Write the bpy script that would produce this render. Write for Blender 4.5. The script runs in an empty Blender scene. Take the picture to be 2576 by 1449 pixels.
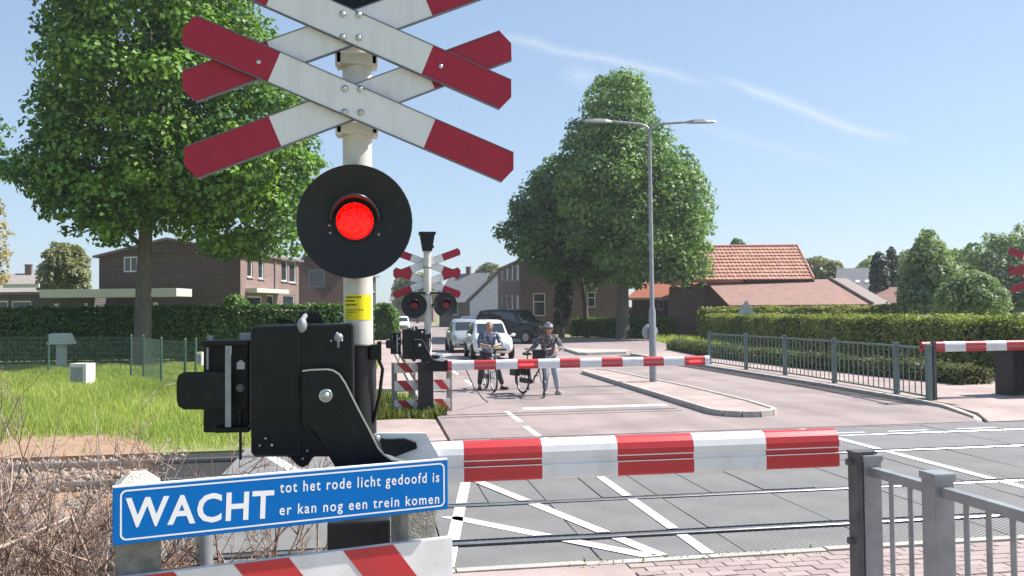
import bpy, bmesh, math, random
import numpy as np
from mathutils import Vector, Matrix

# ------------------------------------------------------------------ camera, sky, sun, exposure
scene = bpy.context.scene
R = math.radians
FPX, EYE, YAW, ROLL, CX, CY, YHOR = 2150.0, 1.95, -9.2, -0.6, 1288.0, 724.5, 785.0
PITCH = math.atan((YHOR - CY) / FPX)
CM = (Matrix.Rotation(R(YAW), 3, 'Z') @ Matrix.Rotation(math.pi / 2 + PITCH, 3, 'X') @ Matrix.Rotation(R(ROLL), 3, 'Z'))
CPOS = Vector((0, 0, EYE))
cam_d = bpy.data.cameras.new('camera')
cam_d.sensor_width = 36.0
cam_d.lens = 36.0 * FPX / 2576.0
cam_d.clip_start = 0.05
cam_d.clip_end = 6000
cam = bpy.data.objects.new('camera', cam_d)
cam.matrix_world = Matrix.Translation(CPOS) @ CM.to_4x4()
scene.collection.objects.link(cam)
scene.camera = cam


def ray(x, y):
    return CM @ Vector(((x - CX) / FPX, -(y - CY) / FPX, -1.0))


def G(x, y, z=0.0):
    d = ray(x, y); t = (z - EYE) / d.z
    return CPOS + d * t


def PY(x, y, Y):
    d = ray(x, y)
    return CPOS + d * (Y / d.y)


def PD(x, y, dep):
    return CPOS + ray(x, y) * dep


SUN_AZ = R(88)      # measured from +Y (along the road) towards +X (along the rails)
SUN_EL = R(50)
world = bpy.data.worlds.new('World'); scene.world = world; world.use_nodes = True
wn = world.node_tree.nodes; wl = world.node_tree.links
wn.clear()
w_out = wn.new('ShaderNodeOutputWorld'); w_bg = wn.new('ShaderNodeBackground')
sky = wn.new('ShaderNodeTexSky'); sky.sky_type = 'NISHITA'; sky.sun_disc = False
sky.sun_elevation = SUN_EL; sky.sun_rotation = SUN_AZ
sky.air_density = 1.0; sky.dust_density = 0.35; sky.ozone_density = 1.5; sky.altitude = 0
w_bg.inputs['Strength'].default_value = 0.13
w_tc = wn.new('ShaderNodeTexCoord')


def wmath(op, a, b=None, c=None):
    n = wn.new('ShaderNodeMath'); n.operation = op
    for i, v in enumerate((a, b, c)):
        if v is None: continue
        if isinstance(v, (int, float)): n.inputs[i].default_value = v
        else: wl.new(v, n.inputs[i])
    return n.outputs[0]


def wdot(vec):
    n = wn.new('ShaderNodeVectorMath'); n.operation = 'DOT_PRODUCT'
    wl.new(w_tc.outputs['Generated'], n.inputs[0]); n.inputs[1].default_value = vec
    return n.outputs['Value']


def contrail(p, q, width, fade, strength, nscale):
    # a thin streak of high cloud along the great circle through two directions
    a, b = ray(*p).normalized(), ray(*q).normalized()
    nrm = a.cross(b).normalized(); mid = (a + b).normalized(); half = math.acos(max(-1, min(1, a.dot(mid))))
    tan = nrm.cross(mid).normalized()
    nz = wn.new('ShaderNodeTexNoise'); nz.inputs['Scale'].default_value = nscale; nz.inputs['Detail'].default_value = 5
    wl.new(w_tc.outputs['Generated'], nz.inputs['Vector'])
    wob = wmath('MULTIPLY', wmath('SUBTRACT', nz.outputs['Fac'], 0.5), width * 3.2)
    across = wmath('ABSOLUTE', wmath('ADD', wdot(nrm), wob))
    m1 = wmath('SUBTRACT', 1.0, wmath('MINIMUM', wmath('DIVIDE', across, width), 1.0))
    m1 = wmath('MULTIPLY', m1, m1)
    along = wmath('ABSOLUTE', wdot(tan))
    m2 = wmath('SUBTRACT', 1.0, wmath('MINIMUM', wmath('MAXIMUM', wmath('DIVIDE', wmath('SUBTRACT', along, half * (1 - fade)), half * fade), 0.0), 1.0))
    front = wmath('GREATER_THAN', wdot(mid), 0.0)
    return wmath('MULTIPLY', wmath('MULTIPLY', wmath('MULTIPLY', m1, m2), front), strength)


masks = [contrail((1190, 78), (1830, 222), 0.011, 0.45, 0.34, 9), contrail((1770, 188), (2310, 348), 0.012, 0.5, 0.42, 8),
         contrail((1400, 170), (1520, 235), 0.022, 0.9, 0.28, 9), contrail((1640, 296), (2200, 425), 0.014, 0.6, 0.16, 8)]
tot = masks[0]
for m_ in masks[1:]: tot = wmath('MAXIMUM', tot, m_)
w_gam = wn.new('ShaderNodeGamma'); w_gam.inputs['Gamma'].default_value = 0.5      # camera-like roll-off of the bright horizon
w_tint = wn.new('ShaderNodeMixRGB'); w_tint.blend_type = 'MULTIPLY'; w_tint.inputs['Fac'].default_value = 1.0; w_tint.inputs['Color2'].default_value = (1.09, 1.25, 1.45, 1)
wl.new(sky.outputs['Color'], w_gam.inputs['Color']); wl.new(w_gam.outputs['Color'], w_tint.inputs['Color1'])
w_mix = wn.new('ShaderNodeMixRGB'); w_mix.inputs['Color2'].default_value = (3.7, 3.8, 4.0, 1)
wl.new(tot, w_mix.inputs['Fac']); wl.new(w_tint.outputs['Color'], w_mix.inputs['Color1'])
wl.new(w_mix.outputs['Color'], w_bg.inputs['Color']); wl.new(w_bg.outputs[0], w_out.inputs['Surface'])

sun_d = bpy.data.lights.new('sun', 'SUN'); sun_d.energy = 4.4; sun_d.angle = R(0.5); sun_d.color = (1.0, 0.955, 0.89)
sun = bpy.data.objects.new('sun', sun_d); scene.collection.objects.link(sun)
sdir = Vector((math.sin(SUN_AZ) * math.cos(SUN_EL), math.cos(SUN_AZ) * math.cos(SUN_EL), math.sin(SUN_EL)))
sun.rotation_euler = sdir.to_track_quat('Z', 'Y').to_euler(); sun.location = (0, 0, 60)
vs = scene.view_settings
vs.view_transform = 'Standard'; vs.look = 'None'; vs.gamma = 1.0; vs.use_curve_mapping = False; vs.exposure = 1.05

# ------------------------------------------------------------------ helpers
COL = scene.collection
rng = np.random.default_rng(7); random.seed(7)
ZUP = Vector((0, 0, 1))


def V(*a):
    return Vector(a)


def mat(name, c1, c2=None, rough=0.7, scale=8.0, bump=0.0, bscale=None, metal=0.0, spec=0.5, detail=4.0, emit=None, estr=0.0,
        trans=0.0, coat=0.0, lo=0.35, hi=0.65, stretch=None):
    m = bpy.data.materials.new(name); m.use_nodes = True
    nt = m.node_tree; n = nt.nodes; l = nt.links
    b = n['Principled BSDF']
    b.inputs['Roughness'].default_value = rough; b.inputs['Metallic'].default_value = metal
    b.inputs['Specular IOR Level'].default_value = spec
    b.inputs['Coat Weight'].default_value = coat
    b.inputs['Transmission Weight'].default_value = trans
    tc = n.new('ShaderNodeTexCoord'); vec = tc.outputs['Object']
    if stretch:
        mp = n.new('ShaderNodeMapping'); mp.inputs['Scale'].default_value = stretch
        l.new(vec, mp.inputs['Vector']); vec = mp.outputs['Vector']
    b.inputs['Base Color'].default_value = (*c1, 1)
    if c2 is not None:
        nz = n.new('ShaderNodeTexNoise'); nz.inputs['Scale'].default_value = scale; nz.inputs['Detail'].default_value = detail
        nz.inputs['Roughness'].default_value = 0.62
        l.new(vec, nz.inputs['Vector'])
        rp = n.new('ShaderNodeValToRGB'); rp.color_ramp.elements[0].color = (*c1, 1); rp.color_ramp.elements[1].color = (*c2, 1)
        rp.color_ramp.elements[0].position = lo; rp.color_ramp.elements[1].position = hi
        l.new(nz.outputs['Fac'], rp.inputs['Fac']); l.new(rp.outputs['Color'], b.inputs['Base Color'])
    if bump > 0:
        nb = n.new('ShaderNodeTexNoise'); nb.inputs['Scale'].default_value = bscale or scale * 4; nb.inputs['Detail'].default_value = 3
        l.new(vec, nb.inputs['Vector'])
        bp = n.new('ShaderNodeBump'); bp.inputs['Strength'].default_value = bump; bp.inputs['Distance'].default_value = 0.02
        l.new(nb.outputs['Fac'], bp.inputs['Height']); l.new(bp.outputs['Normal'], b.inputs['Normal'])
    if emit:
        b.inputs['Emission Color'].default_value = (*emit, 1); b.inputs['Emission Strength'].default_value = estr
    return m


def leafmat(name, dark, light, transl=0.35, rough=0.5, shade=(1.25, 1.35, 0.5)):
    m = bpy.data.materials.new(name); m.use_nodes = True
    nt = m.node_tree; n = nt.nodes; l = nt.links
    n.clear()
    out = n.new('ShaderNodeOutputMaterial')
    at = n.new('ShaderNodeAttribute'); at.attribute_name = 'tint'
    rp = n.new('ShaderNodeValToRGB')
    rp.color_ramp.elements[0].color = (*dark, 1); rp.color_ramp.elements[1].color = (*light, 1)
    l.new(at.outputs['Fac'], rp.inputs['Fac'])
    pb = n.new('ShaderNodeBsdfPrincipled'); pb.inputs['Roughness'].default_value = rough; pb.inputs['Specular IOR Level'].default_value = 0.35
    l.new(rp.outputs['Color'], pb.inputs['Base Color'])
    tr = n.new('ShaderNodeBsdfTranslucent')
    mx = n.new('ShaderNodeMixRGB'); mx.blend_type = 'MULTIPLY'; mx.inputs['Fac'].default_value = 1; mx.inputs['Color2'].default_value = (*shade, 1)
    l.new(rp.outputs['Color'], mx.inputs['Color1']); l.new(mx.outputs['Color'], tr.inputs['Color'])
    ms = n.new('ShaderNodeMixShader'); ms.inputs['Fac'].default_value = transl
    l.new(pb.outputs[0], ms.inputs[1]); l.new(tr.outputs[0], ms.inputs[2]); l.new(ms.outputs[0], out.inputs['Surface'])
    return m


class MB:
    """collects geometry of one object; faces carry a material slot"""
    def __init__(s):
        s.v = []; s.f = []; s.m = []; s.sm = []

    def add(s, verts, faces, mi=0, smooth=False):
        o = len(s.v); s.v += [tuple(p) for p in verts]
        for f in faces:
            s.f.append(tuple(i + o for i in f)); s.m.append(mi); s.sm.append(smooth)

    def box(s, c, size, mi=0, rot=None, bev=0.0):
        hx, hy, hz = size[0] / 2, size[1] / 2, size[2] / 2
        if bev > 0:
            bm = bmesh.new(); bmesh.ops.create_cube(bm, size=1.0)
            for v in bm.verts: v.co = Vector((v.co.x * size[0], v.co.y * size[1], v.co.z * size[2]))
            bmesh.ops.bevel(bm, geom=bm.edges[:], offset=bev, segments=2, affect='EDGES', profile=0.7)
            bm.verts.index_update()
            P = [v.co.copy() for v in bm.verts]; F = [[v.index for v in f.verts] for f in bm.faces]; bm.free()
        else:
            P = [V(x, y, z) for x in (-hx, hx) for y in (-hy, hy) for z in (-hz, hz)]
            F = [(0, 1, 3, 2), (4, 6, 7, 5), (0, 4, 5, 1), (2, 3, 7, 6), (0, 2, 6, 4), (1, 5, 7, 3)]
        M = rot if rot is not None else Matrix.Identity(3)
        s.add([V(*c) + M @ p for p in P], F, mi)

    def beam(s, a, b, w, h, mi=0, up=ZUP):
        a, b = V(*a), V(*b); d = (b - a); L = d.length; d.normalize()
        x = d.cross(up)
        if x.length < 1e-4: x = d.cross(V(1, 0, 0))
        x.normalize(); u = x.cross(d)
        P = []
        for e in (a, b):
            for sx, su in ((-1, -1), (1, -1), (1, 1), (-1, 1)): P.append(e + x * sx * w / 2 + u * su * h / 2)
        s.add(P, [(3, 2, 1, 0), (4, 5, 6, 7), (0, 1, 5, 4), (1, 2, 6, 5), (2, 3, 7, 6), (3, 0, 4, 7)], mi)

    def tube(s, pts, rad, n=8, mi=0, cap=True, smooth=True):
        pts = [V(*p) for p in pts]
        if not hasattr(rad, '__len__'): rad = [rad] * len(pts)
        rings = []; prev = None
        for i, p in enumerate(pts):
            d = (pts[min(i + 1, len(pts) - 1)] - pts[max(i - 1, 0)]).normalized()
            if prev is None:
                x = d.cross(ZUP)
                if x.length < 0.05: x = d.cross(V(1, 0, 0))
            else:
                x = prev - d * prev.dot(d)
                if x.length < 1e-4: x = d.cross(V(0.3, 0.5, 0.8))
            x.normalize(); prev = x; y = d.cross(x)
            rings.append([p + (x * math.cos(2 * math.pi * k / n) + y * math.sin(2 * math.pi * k / n)) * rad[i] for k in range(n)])
        P = [q for r in rings for q in r]; F = []
        for i in range(len(rings) - 1):
            for k in range(n):
                k2 = (k + 1) % n
                F.append((i * n + k, i * n + k2, (i + 1) * n + k2, (i + 1) * n + k))
        s.add(P, F, mi, smooth)
        if cap:
            s.add(rings[0], [tuple(range(n))[::-1]], mi); s.add(rings[-1], [tuple(range(n))], mi)

    def prism(s, poly, y0, y1, mi=0, M=None):
        """polygon in (x,z) extruded along y; M maps local to world"""
        n = len(poly)
        P = [V(x, y0, z) for x, z in poly] + [V(x, y1, z) for x, z in poly]
        if M is not None: P = [M @ p for p in P]
        F = [tuple(range(n)), tuple(range(2 * n - 1, n - 1, -1))] + [((i + 1) % n, i, n + i, n + (i + 1) % n) for i in range(n)]
        s.add(P, F, mi)

    def slab(s, poly, z0, z1, mi=0):
        n = len(poly)
        P = [V(x, y, z0) for x, y in poly] + [V(x, y, z1) for x, y in poly]
        F = [tuple(range(n))[::-1], tuple(range(n, 2 * n))] + [(i, (i + 1) % n, n + (i + 1) % n, n + i) for i in range(n)]
        s.add(P, F, mi)

    def lathe(s, c, axis, prof, n=24, mi=0, smooth=True):
        """prof: list of (radius, distance along axis)"""
        ax = V(*axis).normalized(); x = ax.cross(ZUP)
        if x.length < 0.05: x = ax.cross(V(1, 0, 0))
        x.normalize(); y = ax.cross(x); c = V(*c); P = []; F = []
        for r, h in prof:
            for k in range(n):
                t = 2 * math.pi * k / n
                P.append(c + ax * h + (x * math.cos(t) + y * math.sin(t)) * r)
        for i in range(len(prof) - 1):
            for k in range(n):
                k2 = (k + 1) % n
                F.append((i * n + k, i * n + k2, (i + 1) * n + k2, (i + 1) * n + k))
        s.add(P, F, mi, smooth)

    def ball(s, c, r, mi=0, n=10, m=7, sc=(1, 1, 1)):
        P = []; F = []
        for i in range(m + 1):
            a = math.pi * i / m
            for k in range(n):
                t = 2 * math.pi * k / n
                P.append(V(c[0] + r * sc[0] * math.sin(a) * math.cos(t), c[1] + r * sc[1] * math.sin(a) * math.sin(t), c[2] + r * sc[2] * math.cos(a)))
        for i in range(m):
            for k in range(n):
                k2 = (k + 1) % n
                F.append((i * n + k, (i + 1) * n + k, (i + 1) * n + k2, i * n + k2))
        s.add(P, F, mi, True)

    def build(s, name, mats, parent=None, loc=None, bevel=0.0, fixn=True):
        me = bpy.data.meshes.new(name)
        me.from_pydata(s.v, [], s.f)
        if not isinstance(mats, (list, tuple)): mats = [mats]
        for m in mats: me.materials.append(m)
        me.polygons.foreach_set('material_index', s.m)
        me.polygons.foreach_set('use_smooth', s.sm)
        if fixn:
            bm = bmesh.new(); bm.from_mesh(me); bmesh.ops.recalc_face_normals(bm, faces=bm.faces[:]); bm.to_mesh(me); bm.free()
        me.update()
        o = bpy.data.objects.new(name, me); COL.objects.link(o)
        if loc is not None: o.location = loc
        if parent is not None: o.parent = parent
        if bevel > 0:
            bv = o.modifiers.new('bevel', 'BEVEL'); bv.width = bevel; bv.segments = 2; bv.limit_method = 'ANGLE'; bv.angle_limit = R(40)
        return o


def tag(o, label, cat, group=None, kind=None):
    if label: o['label'] = label
    if cat: o['category'] = cat
    if group: o['group'] = group
    if kind: o['kind'] = kind
    return o


def struct(o):
    o['kind'] = 'structure'; return o


def empty(name, loc=(0, 0, 0), rz=0.0):
    o = bpy.data.objects.new(name, None); COL.objects.link(o); o.location = loc; o.rotation_euler = (0, 0, rz)
    o.empty_display_size = 0.2
    return o


def copy_tree(o, parent=None):
    c = o.copy(); COL.objects.link(c); c.parent = parent
    for ch in list(o.children): copy_tree(ch, c)
    return c


def np_mesh(name, verts, faces, mats, tint=None, parent=None, matidx=None, smooth=False):
    """fast mesh from numpy arrays; faces (n,k)"""
    me = bpy.data.meshes.new(name)
    nv, nf, k = len(verts), len(faces), faces.shape[1]
    me.vertices.add(nv); me.vertices.foreach_set('co', verts.astype(np.float32).ravel())
    me.loops.add(nf * k); me.loops.foreach_set('vertex_index', faces.astype(np.int32).ravel())
    me.polygons.add(nf); me.polygons.foreach_set('loop_start', np.arange(0, nf * k, k, dtype=np.int32))
    me.polygons.foreach_set('loop_total', np.full(nf, k, dtype=np.int32))
    if not isinstance(mats, (list, tuple)): mats = [mats]
    for m in mats: me.materials.append(m)
    if matidx is not None: me.polygons.foreach_set('material_index', matidx.astype(np.int32))
    if smooth: me.polygons.foreach_set('use_smooth', np.ones(nf, dtype=bool))
    me.update(calc_edges=True)
    if tint is not None:
        a = me.attributes.new('tint', 'FLOAT', 'FACE'); a.data.foreach_set('value', tint.astype(np.float32))
    o = bpy.data.objects.new(name, me); COL.objects.link(o)
    if parent is not None: o.parent = parent
    return o


def leaf_geo(pos, nrm, size, asp=0.72, fold=0.25):
    """bent kite-shaped leaves, two triangles' worth each, as quads"""
    n = len(pos)
    nrm = nrm / (np.linalg.norm(nrm, axis=1, keepdims=True) + 1e-9)
    t = rng.normal(size=(n, 3)); t -= nrm * (t * nrm).sum(1, keepdims=True); t /= (np.linalg.norm(t, axis=1, keepdims=True) + 1e-9)
    b = np.cross(nrm, t)
    s = size[:, None]
    v = np.empty((n, 4, 3))
    v[:, 0] = pos - t * s * 0.5
    v[:, 1] = pos + b * s * 0.5 * asp + nrm * s * fold * 0.5 - t * s * 0.05
    v[:, 2] = pos + t * s * 0.5 - nrm * s * fold * 0.4
    v[:, 3] = pos - b * s * 0.5 * asp + nrm * s * fold * 0.5 - t * s * 0.05
    f = np.arange(4 * n).reshape(n, 4)
    return v.reshape(-1, 3), f


RIGHT = CM @ Vector((1, 0, 0)); FWD = -(CM @ Vector((0, 0, 1))); UPC = CM @ Vector((0, 1, 0))
FW2 = Vector((FWD.x, FWD.y, 0)).normalized(); RT2 = Vector((FW2.y, -FW2.x, 0))


def inside(poly, p):
    x, y = p[:, 0], p[:, 1]; r = np.zeros(len(p), bool); n = len(poly)
    for i in range(n):
        x1, y1 = poly[i]; x2, y2 = poly[(i + 1) % n]
        if y1 == y2: continue
        c = ((y1 > y) != (y2 > y)) & (x < (x2 - x1) * (y - y1) / (y2 - y1) + x1)
        r ^= c
    return r


def edge_dist(poly, p):
    d = np.full(len(p), 1e9); n = len(poly)
    for i in range(n):
        a = np.array(poly[i]); b = np.array(poly[(i + 1) % n]); ab = b - a
        t = np.clip(((p - a) @ ab) / (ab @ ab + 1e-12), 0, 1)
        d = np.minimum(d, np.linalg.norm(p - (a + t[:, None] * ab), axis=1))
    return d


def tree(name, label, cat, poly, dep, base, m_leaf, m_bark, ncl=420, per=80, leaf=0.26, crad=(0.5, 1.0), thick=None, trunk_r=0.3,
         group=None, limbs=14, gaps=0.0, top_z=None, lean=0.0, trunk_top=0.55, tint_shift=0.0, surf=0.4):
    """a crown whose outline (traced at the tree's own distance) is filled in depth with leaf clumps, on a limbed trunk"""
    bp = Vector((base[0], base[1], 0.0))
    FT = Vector((bp.x - CPOS.x, bp.y - CPOS.y, 0)).normalized(); RT = Vector((FT.y, -FT.x, 0))   # the outline's plane faces the viewer through the trunk
    W = [CPOS + ray(x, y) * ((bp - CPOS).dot(FT) / ray(x, y).dot(FT)) for x, y in poly]
    # plane coordinates relative to the trunk: a = right, b = height
    P2 = [((w - bp).dot(RT), w.z) for w in W]
    A = np.array(P2); lo, hi = A.min(0), A.max(0)
    cand = rng.uniform(lo, hi, size=(ncl * 30, 2)); cand = cand[inside(P2, cand)]
    dd = edge_dist(P2, cand); rmax = dd.max()
    cr0 = (crad[0] + crad[1]) / 2
    keep = dd > cr0 * 0.15
    cand, dd = cand[keep], dd[keep]
    # favour an even spread: simple dart throwing
    sel = []
    mind = cr0 * 0.30
    for i in range(len(cand)):
        if len(sel) >= ncl: break
        sel.append(i)
    cand, dd = cand[sel], dd[sel]
    n = len(cand)
    T = thick if thick else rmax * 1.05
    half = T * np.sqrt(np.clip(1 - (1 - np.clip(dd / rmax, 0, 1)) ** 2, 0, 1))
    w = half * np.sign(rng.uniform(-1, 1, n)) * rng.uniform(0, 1, n) ** surf
    cr = rng.uniform(crad[0], crad[1], n) 
    cr = np.clip(cr, 0.25, dd * 0.95 + 0.12 * cr0 + 0.12)
    ctr = np.array(bp)[None] + np.outer(cand[:, 0], np.array(RT)) + np.outer(w, np.array(FT)); ctr[:, 2] = cand[:, 1]
    cnt = np.maximum(8, (per * (cr / cr0) ** 2)).astype(int)
    idx = np.repeat(np.arange(n), cnt); m = len(idx)
    dirv = rng.normal(size=(m, 3)); dirv /= np.linalg.norm(dirv, axis=1, keepdims=True)
    dirv[:, 2] = np.where(dirv[:, 2] < -0.6, -dirv[:, 2] * 0.6, dirv[:, 2])
    rr = cr[idx] * (0.55 + 0.5 * rng.uniform(0, 1, m) ** 0.7)
    pos = ctr[idx] + dirv * rr[:, None] * np.array([1, 1, 0.72])
    nrm = dirv * 1.0 + rng.normal(size=(m, 3)) * 0.38 + np.array([0, 0, 0.35])
    sz = leaf * rng.uniform(0.6, 1.35, m)
    v, f = leaf_geo(pos, nrm, sz)
    ct = rng.uniform(0, 1, n)
    tint = np.clip(0.15 + 0.62 * ct[idx] + rng.normal(0, 0.16, m) + tint_shift, 0, 1)
    root = empty(name, bp); tag(root, label, cat, group)
    crown = np_mesh('crown', v - np.array(bp)[None], f, m_leaf, tint, root)
    # trunk and limbs
    tb = MB(); zc = lo[1] + (hi[1] - lo[1]) * trunk_top
    ac = float(np.average(cand[:, 0]))
    top = RT * ac * 0.6 + ZUP * zc
    path = [V(0, 0, -0.1), V(0, 0, 0.25), RT * ac * 0.05 + ZUP * zc * 0.25, RT * ac * 0.2 + ZUP * zc * 0.55, top]
    tb.tube(path, [trunk_r * 1.45, trunk_r * 1.08, trunk_r * 0.92, trunk_r * 0.7, trunk_r * 0.25], 12)
    order = rng.permutation(n)[:limbs]
    for k in order:
        c = Vector(ctr[k]) - bp
        t = rng.uniform(0.35, 0.9); s0 = path[2].lerp(path[4], t * 0.8) if c.z > zc * 0.5 else path[2].lerp(path[3], rng.uniform(0.2, 0.9))
        mid = s0.lerp(c, 0.5) + ZUP * (c - s0).length * rng.uniform(-0.02, 0.14)
        r0 = trunk_r * rng.uniform(0.22, 0.42)
        tb.tube([s0, mid, c], [r0, r0 * 0.6, r0 * 0.15], 6, cap=False)
    tb.build('trunk', m_bark, root, fixn=False)
    return root


def hedge(name, label, path, wid, hgt, m_leaf, m_core, dens=700, leaf=0.09, wob=0.08, group=None, shade=None, cat='hedge', tfun=None):
    """clipped hedge along a ground line: a twiggy core under thousands of leaves"""
    pts = [V(p[0], p[1], 0) for p in path]
    root = empty(name, pts[0]); tag(root, label, cat, group)
    o = pts[0]
    segs = list(zip(pts[:-1], pts[1:])); cb = MB()
    allp, alln = [], []
    for a, b in segs:
        d = (b - a); L = d.length; d.normalize(); nx = V(d.y, -d.x, 0)
        cb.beam(a - o + V(0, 0, hgt * 0.46), b - o + V(0, 0, hgt * 0.46), wid * 0.66, hgt * 0.88)
        def face(npts, fn, nv):
            u = rng.uniform(-0.02, 1.02, npts) * L; w_ = rng.uniform(-1, 1, npts)
            p = fn(u, w_)
            allp.append(p); alln.append(np.tile(np.array(nv), (npts, 1)))
        A_, D_, N_ = np.array(a), np.array(d), np.array(nx)
        wv = lambda u, h: np.sin(u * 1.7 + h * 3.1) * wob * 0.6 + np.sin(u * 4.3 + 1.3 + h * 5) * wob * 0.4
        nt = int(dens * L * wid); ns = int(dens * L * hgt)
        u = rng.uniform(-0.01, 1.01, nt) * L; s_ = rng.uniform(-0.5, 0.5, nt) * wid
        s_ = s_ * 0.72; z = hgt + wv(u, s_) + rng.normal(0, 0.035, nt) - 0.10 * (np.abs(s_) / wid * 2.8) ** 4
        allp.append(A_ + np.outer(u, D_) + np.outer(s_, N_) + np.outer(z, [0, 0, 1])); alln.append(np.tile([0, 0, 1.0], (nt, 1)))
        for sg in (1, -1):
            u = rng.uniform(-0.01, 1.01, ns) * L; z = rng.uniform(0.02, 1.0, ns) * hgt
            rd_ = np.clip((z / hgt - 0.55) / 0.45, 0, 1) ** 2; q = sg * (wid / 2 * (1 - 0.42 * rd_) + wv(u, z) * 0.8 + rng.normal(0, 0.035, ns))
            allp.append(A_ + np.outer(u, D_) + np.outer(q, N_) + np.outer(z, [0, 0, 1])); alln.append(np.outer(1 - 0.4 * rd_, np.array(nx) * sg) + np.outer(rd_ * 0.9, [0, 0, 1.0]))
    for e, sg in ((pts[0], -1), (pts[-1], 1)):
        d = (pts[1] - pts[0]).normalized() if sg < 0 else (pts[-1] - pts[-2]).normalized(); nx = V(d.y, -d.x, 0)
        ne = int(dens * wid * hgt * 1.2); s_ = rng.uniform(-0.5, 0.5, ne) * wid; z = rng.uniform(0.02, 1, ne) * hgt
        q = rng.normal(0, 0.05, ne) + 0.02
        allp.append(np.array(e) + np.outer(s_, np.array(nx)) + np.outer(z, [0, 0, 1]) + np.outer(q * sg, np.array(d))); alln.append(np.tile(np.array(d) * sg, (ne, 1)))
    pos = np.vstack(allp); nrm = np.vstack(alln)
    stray = rng.uniform(0, 1, len(pos)) < 0.05; pos[stray] += nrm[stray] * rng.uniform(0.02, 0.16, (int(stray.sum()), 1))
    m = len(pos)
    nrm = nrm + rng.normal(0, 0.55, (m, 3)) + np.array([0, 0, 0.35])
    sz = leaf * rng.uniform(0.6, 1.4, m)
    v, f = leaf_geo(pos, nrm, sz)
    ph = np.sin(pos[:, 0] * 0.9 + pos[:, 1] * 0.7) * 0.15
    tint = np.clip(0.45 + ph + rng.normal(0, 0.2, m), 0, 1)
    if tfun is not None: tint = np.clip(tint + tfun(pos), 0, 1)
    np_mesh('foliage', v - np.array(o)[None], f, m_leaf, tint, root)
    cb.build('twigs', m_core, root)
    return root


def text_mesh(name, body, size, m, parent, M, bold=0.0, spacing=1.0, width=None, gap=0.17):
    cu = bpy.data.curves.new(name, 'FONT'); cu.body = body; cu.size = size; cu.offset = bold; cu.space_character = spacing
    cu.extrude = 0.0002; cu.resolution_u = 3
    o = bpy.data.objects.new(name, cu); COL.objects.link(o)
    dg = bpy.context.evaluated_depsgraph_get(); dg.update()
    me = bpy.data.meshes.new_from_object(o.evaluated_get(dg)); me.name = name
    bpy.data.objects.remove(o); bpy.data.curves.remove(cu)
    if width:
        xs = [v.co.x for v in me.vertices]; k = width / (max(xs) - min(xs)); x0 = min(xs)
        for v in me.vertices: v.co.x = (v.co.x - x0) * k
    me.materials.clear(); me.materials.append(m)
    for p in me.polygons: p.material_index = 0
    # one object for each word: islands of glyphs grouped by the gaps between them
    bm = bmesh.new(); bm.from_mesh(me); bm.verts.ensure_lookup_table(); seen = set(); isl_ = []
    for v in bm.verts:
        if v.index in seen: continue
        st = [v]; seen.add(v.index); grp = []
        while st:
            a = st.pop(); grp.append(a.index)
            for e in a.link_edges:
                b = e.other_vert(a)
                if b.index not in seen: seen.add(b.index); st.append(b)
        isl_.append(grp)
    bm.free()
    co = [v.co.copy() for v in me.vertices]
    isl_.sort(key=lambda g_: min(co[i].x for i in g_)); words = []; mx = -9
    for g_ in isl_:
        if words and min(co[i].x for i in g_) - mx < size * gap: words[-1] += g_
        else: words.append(list(g_))
        mx = max(mx, max(co[i].x for i in g_))
    outl = []
    for w_ in words:
        ids = {v: k for k, v in enumerate(w_)}; fs = [[ids[i] for i in p.vertices] for p in me.polygons if p.vertices[0] in ids]
        m2 = bpy.data.meshes.new(name); m2.from_pydata([co[i] for i in w_], [], fs); m2.materials.append(m); m2.update()
        o2 = bpy.data.objects.new(name, m2); COL.objects.link(o2); o2.parent = parent; o2.matrix_local = M; outl.append(o2)
    return outl

# ------------------------------------------------------------------ materials
M_red = mat('sign_red', (0.36, 0.012, 0.035), (0.27, 0.018, 0.034), rough=0.42, scale=7, spec=0.4, lo=0.5, hi=0.85, detail=9, stretch=(2, 2, 0.5), bump=0.04, bscale=160)
M_boomred = mat('boom_red', (0.50, 0.028, 0.034), (0.36, 0.035, 0.04), rough=0.42, scale=6, lo=0.45, hi=0.85, detail=9)
M_white = mat('sign_white', (0.74, 0.735, 0.75), (0.56, 0.55, 0.55), rough=0.45, scale=7, lo=0.5, hi=0.9, detail=9, stretch=(2, 2, 0.4), bump=0.03, bscale=160)
M_boomwhite = mat('boom_white', (0.74, 0.74, 0.74), (0.52, 0.51, 0.50), rough=0.45, scale=6, lo=0.48, hi=0.85, detail=9)
M_blue = mat('sign_blue', (0.0, 0.135, 0.46), (0.0, 0.145, 0.48), spec=0.15, rough=0.45, scale=3)
M_print = mat('white_print', (0.82, 0.82, 0.84), rough=0.45)
M_edge = mat('sign_edge', (0.16, 0.17, 0.2), rough=0.45, metal=0.6)
M_pole = mat('pole_paint', (0.60, 0.58, 0.53), (0.46, 0.44, 0.39), rough=0.5, scale=5, lo=0.42, hi=0.75)
M_black = mat('machine_black', (0.0045, 0.006, 0.008), (0.020, 0.021, 0.022), rough=0.42, spec=0.3, lo=0.5, hi=0.9, detail=9, scale=9, bump=0.05, bscale=60)
M_black2 = mat('disc_black', (0.008, 0.009, 0.0115), (0.011, 0.012, 0.0145), rough=0.45, spec=0.4, scale=4)
M_col = mat('column_black', (0.011, 0.012, 0.014), (0.03, 0.03, 0.034), rough=0.5, scale=5, lo=0.5, hi=0.8)
M_steel = mat('bare_steel', (0.62, 0.62, 0.62), (0.5, 0.5, 0.5), rough=0.32, metal=0.85, scale=20)
M_galv = mat('galvanised', (0.25, 0.26, 0.275), (0.33, 0.34, 0.355), rough=0.48, metal=0.35, scale=9)
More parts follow.
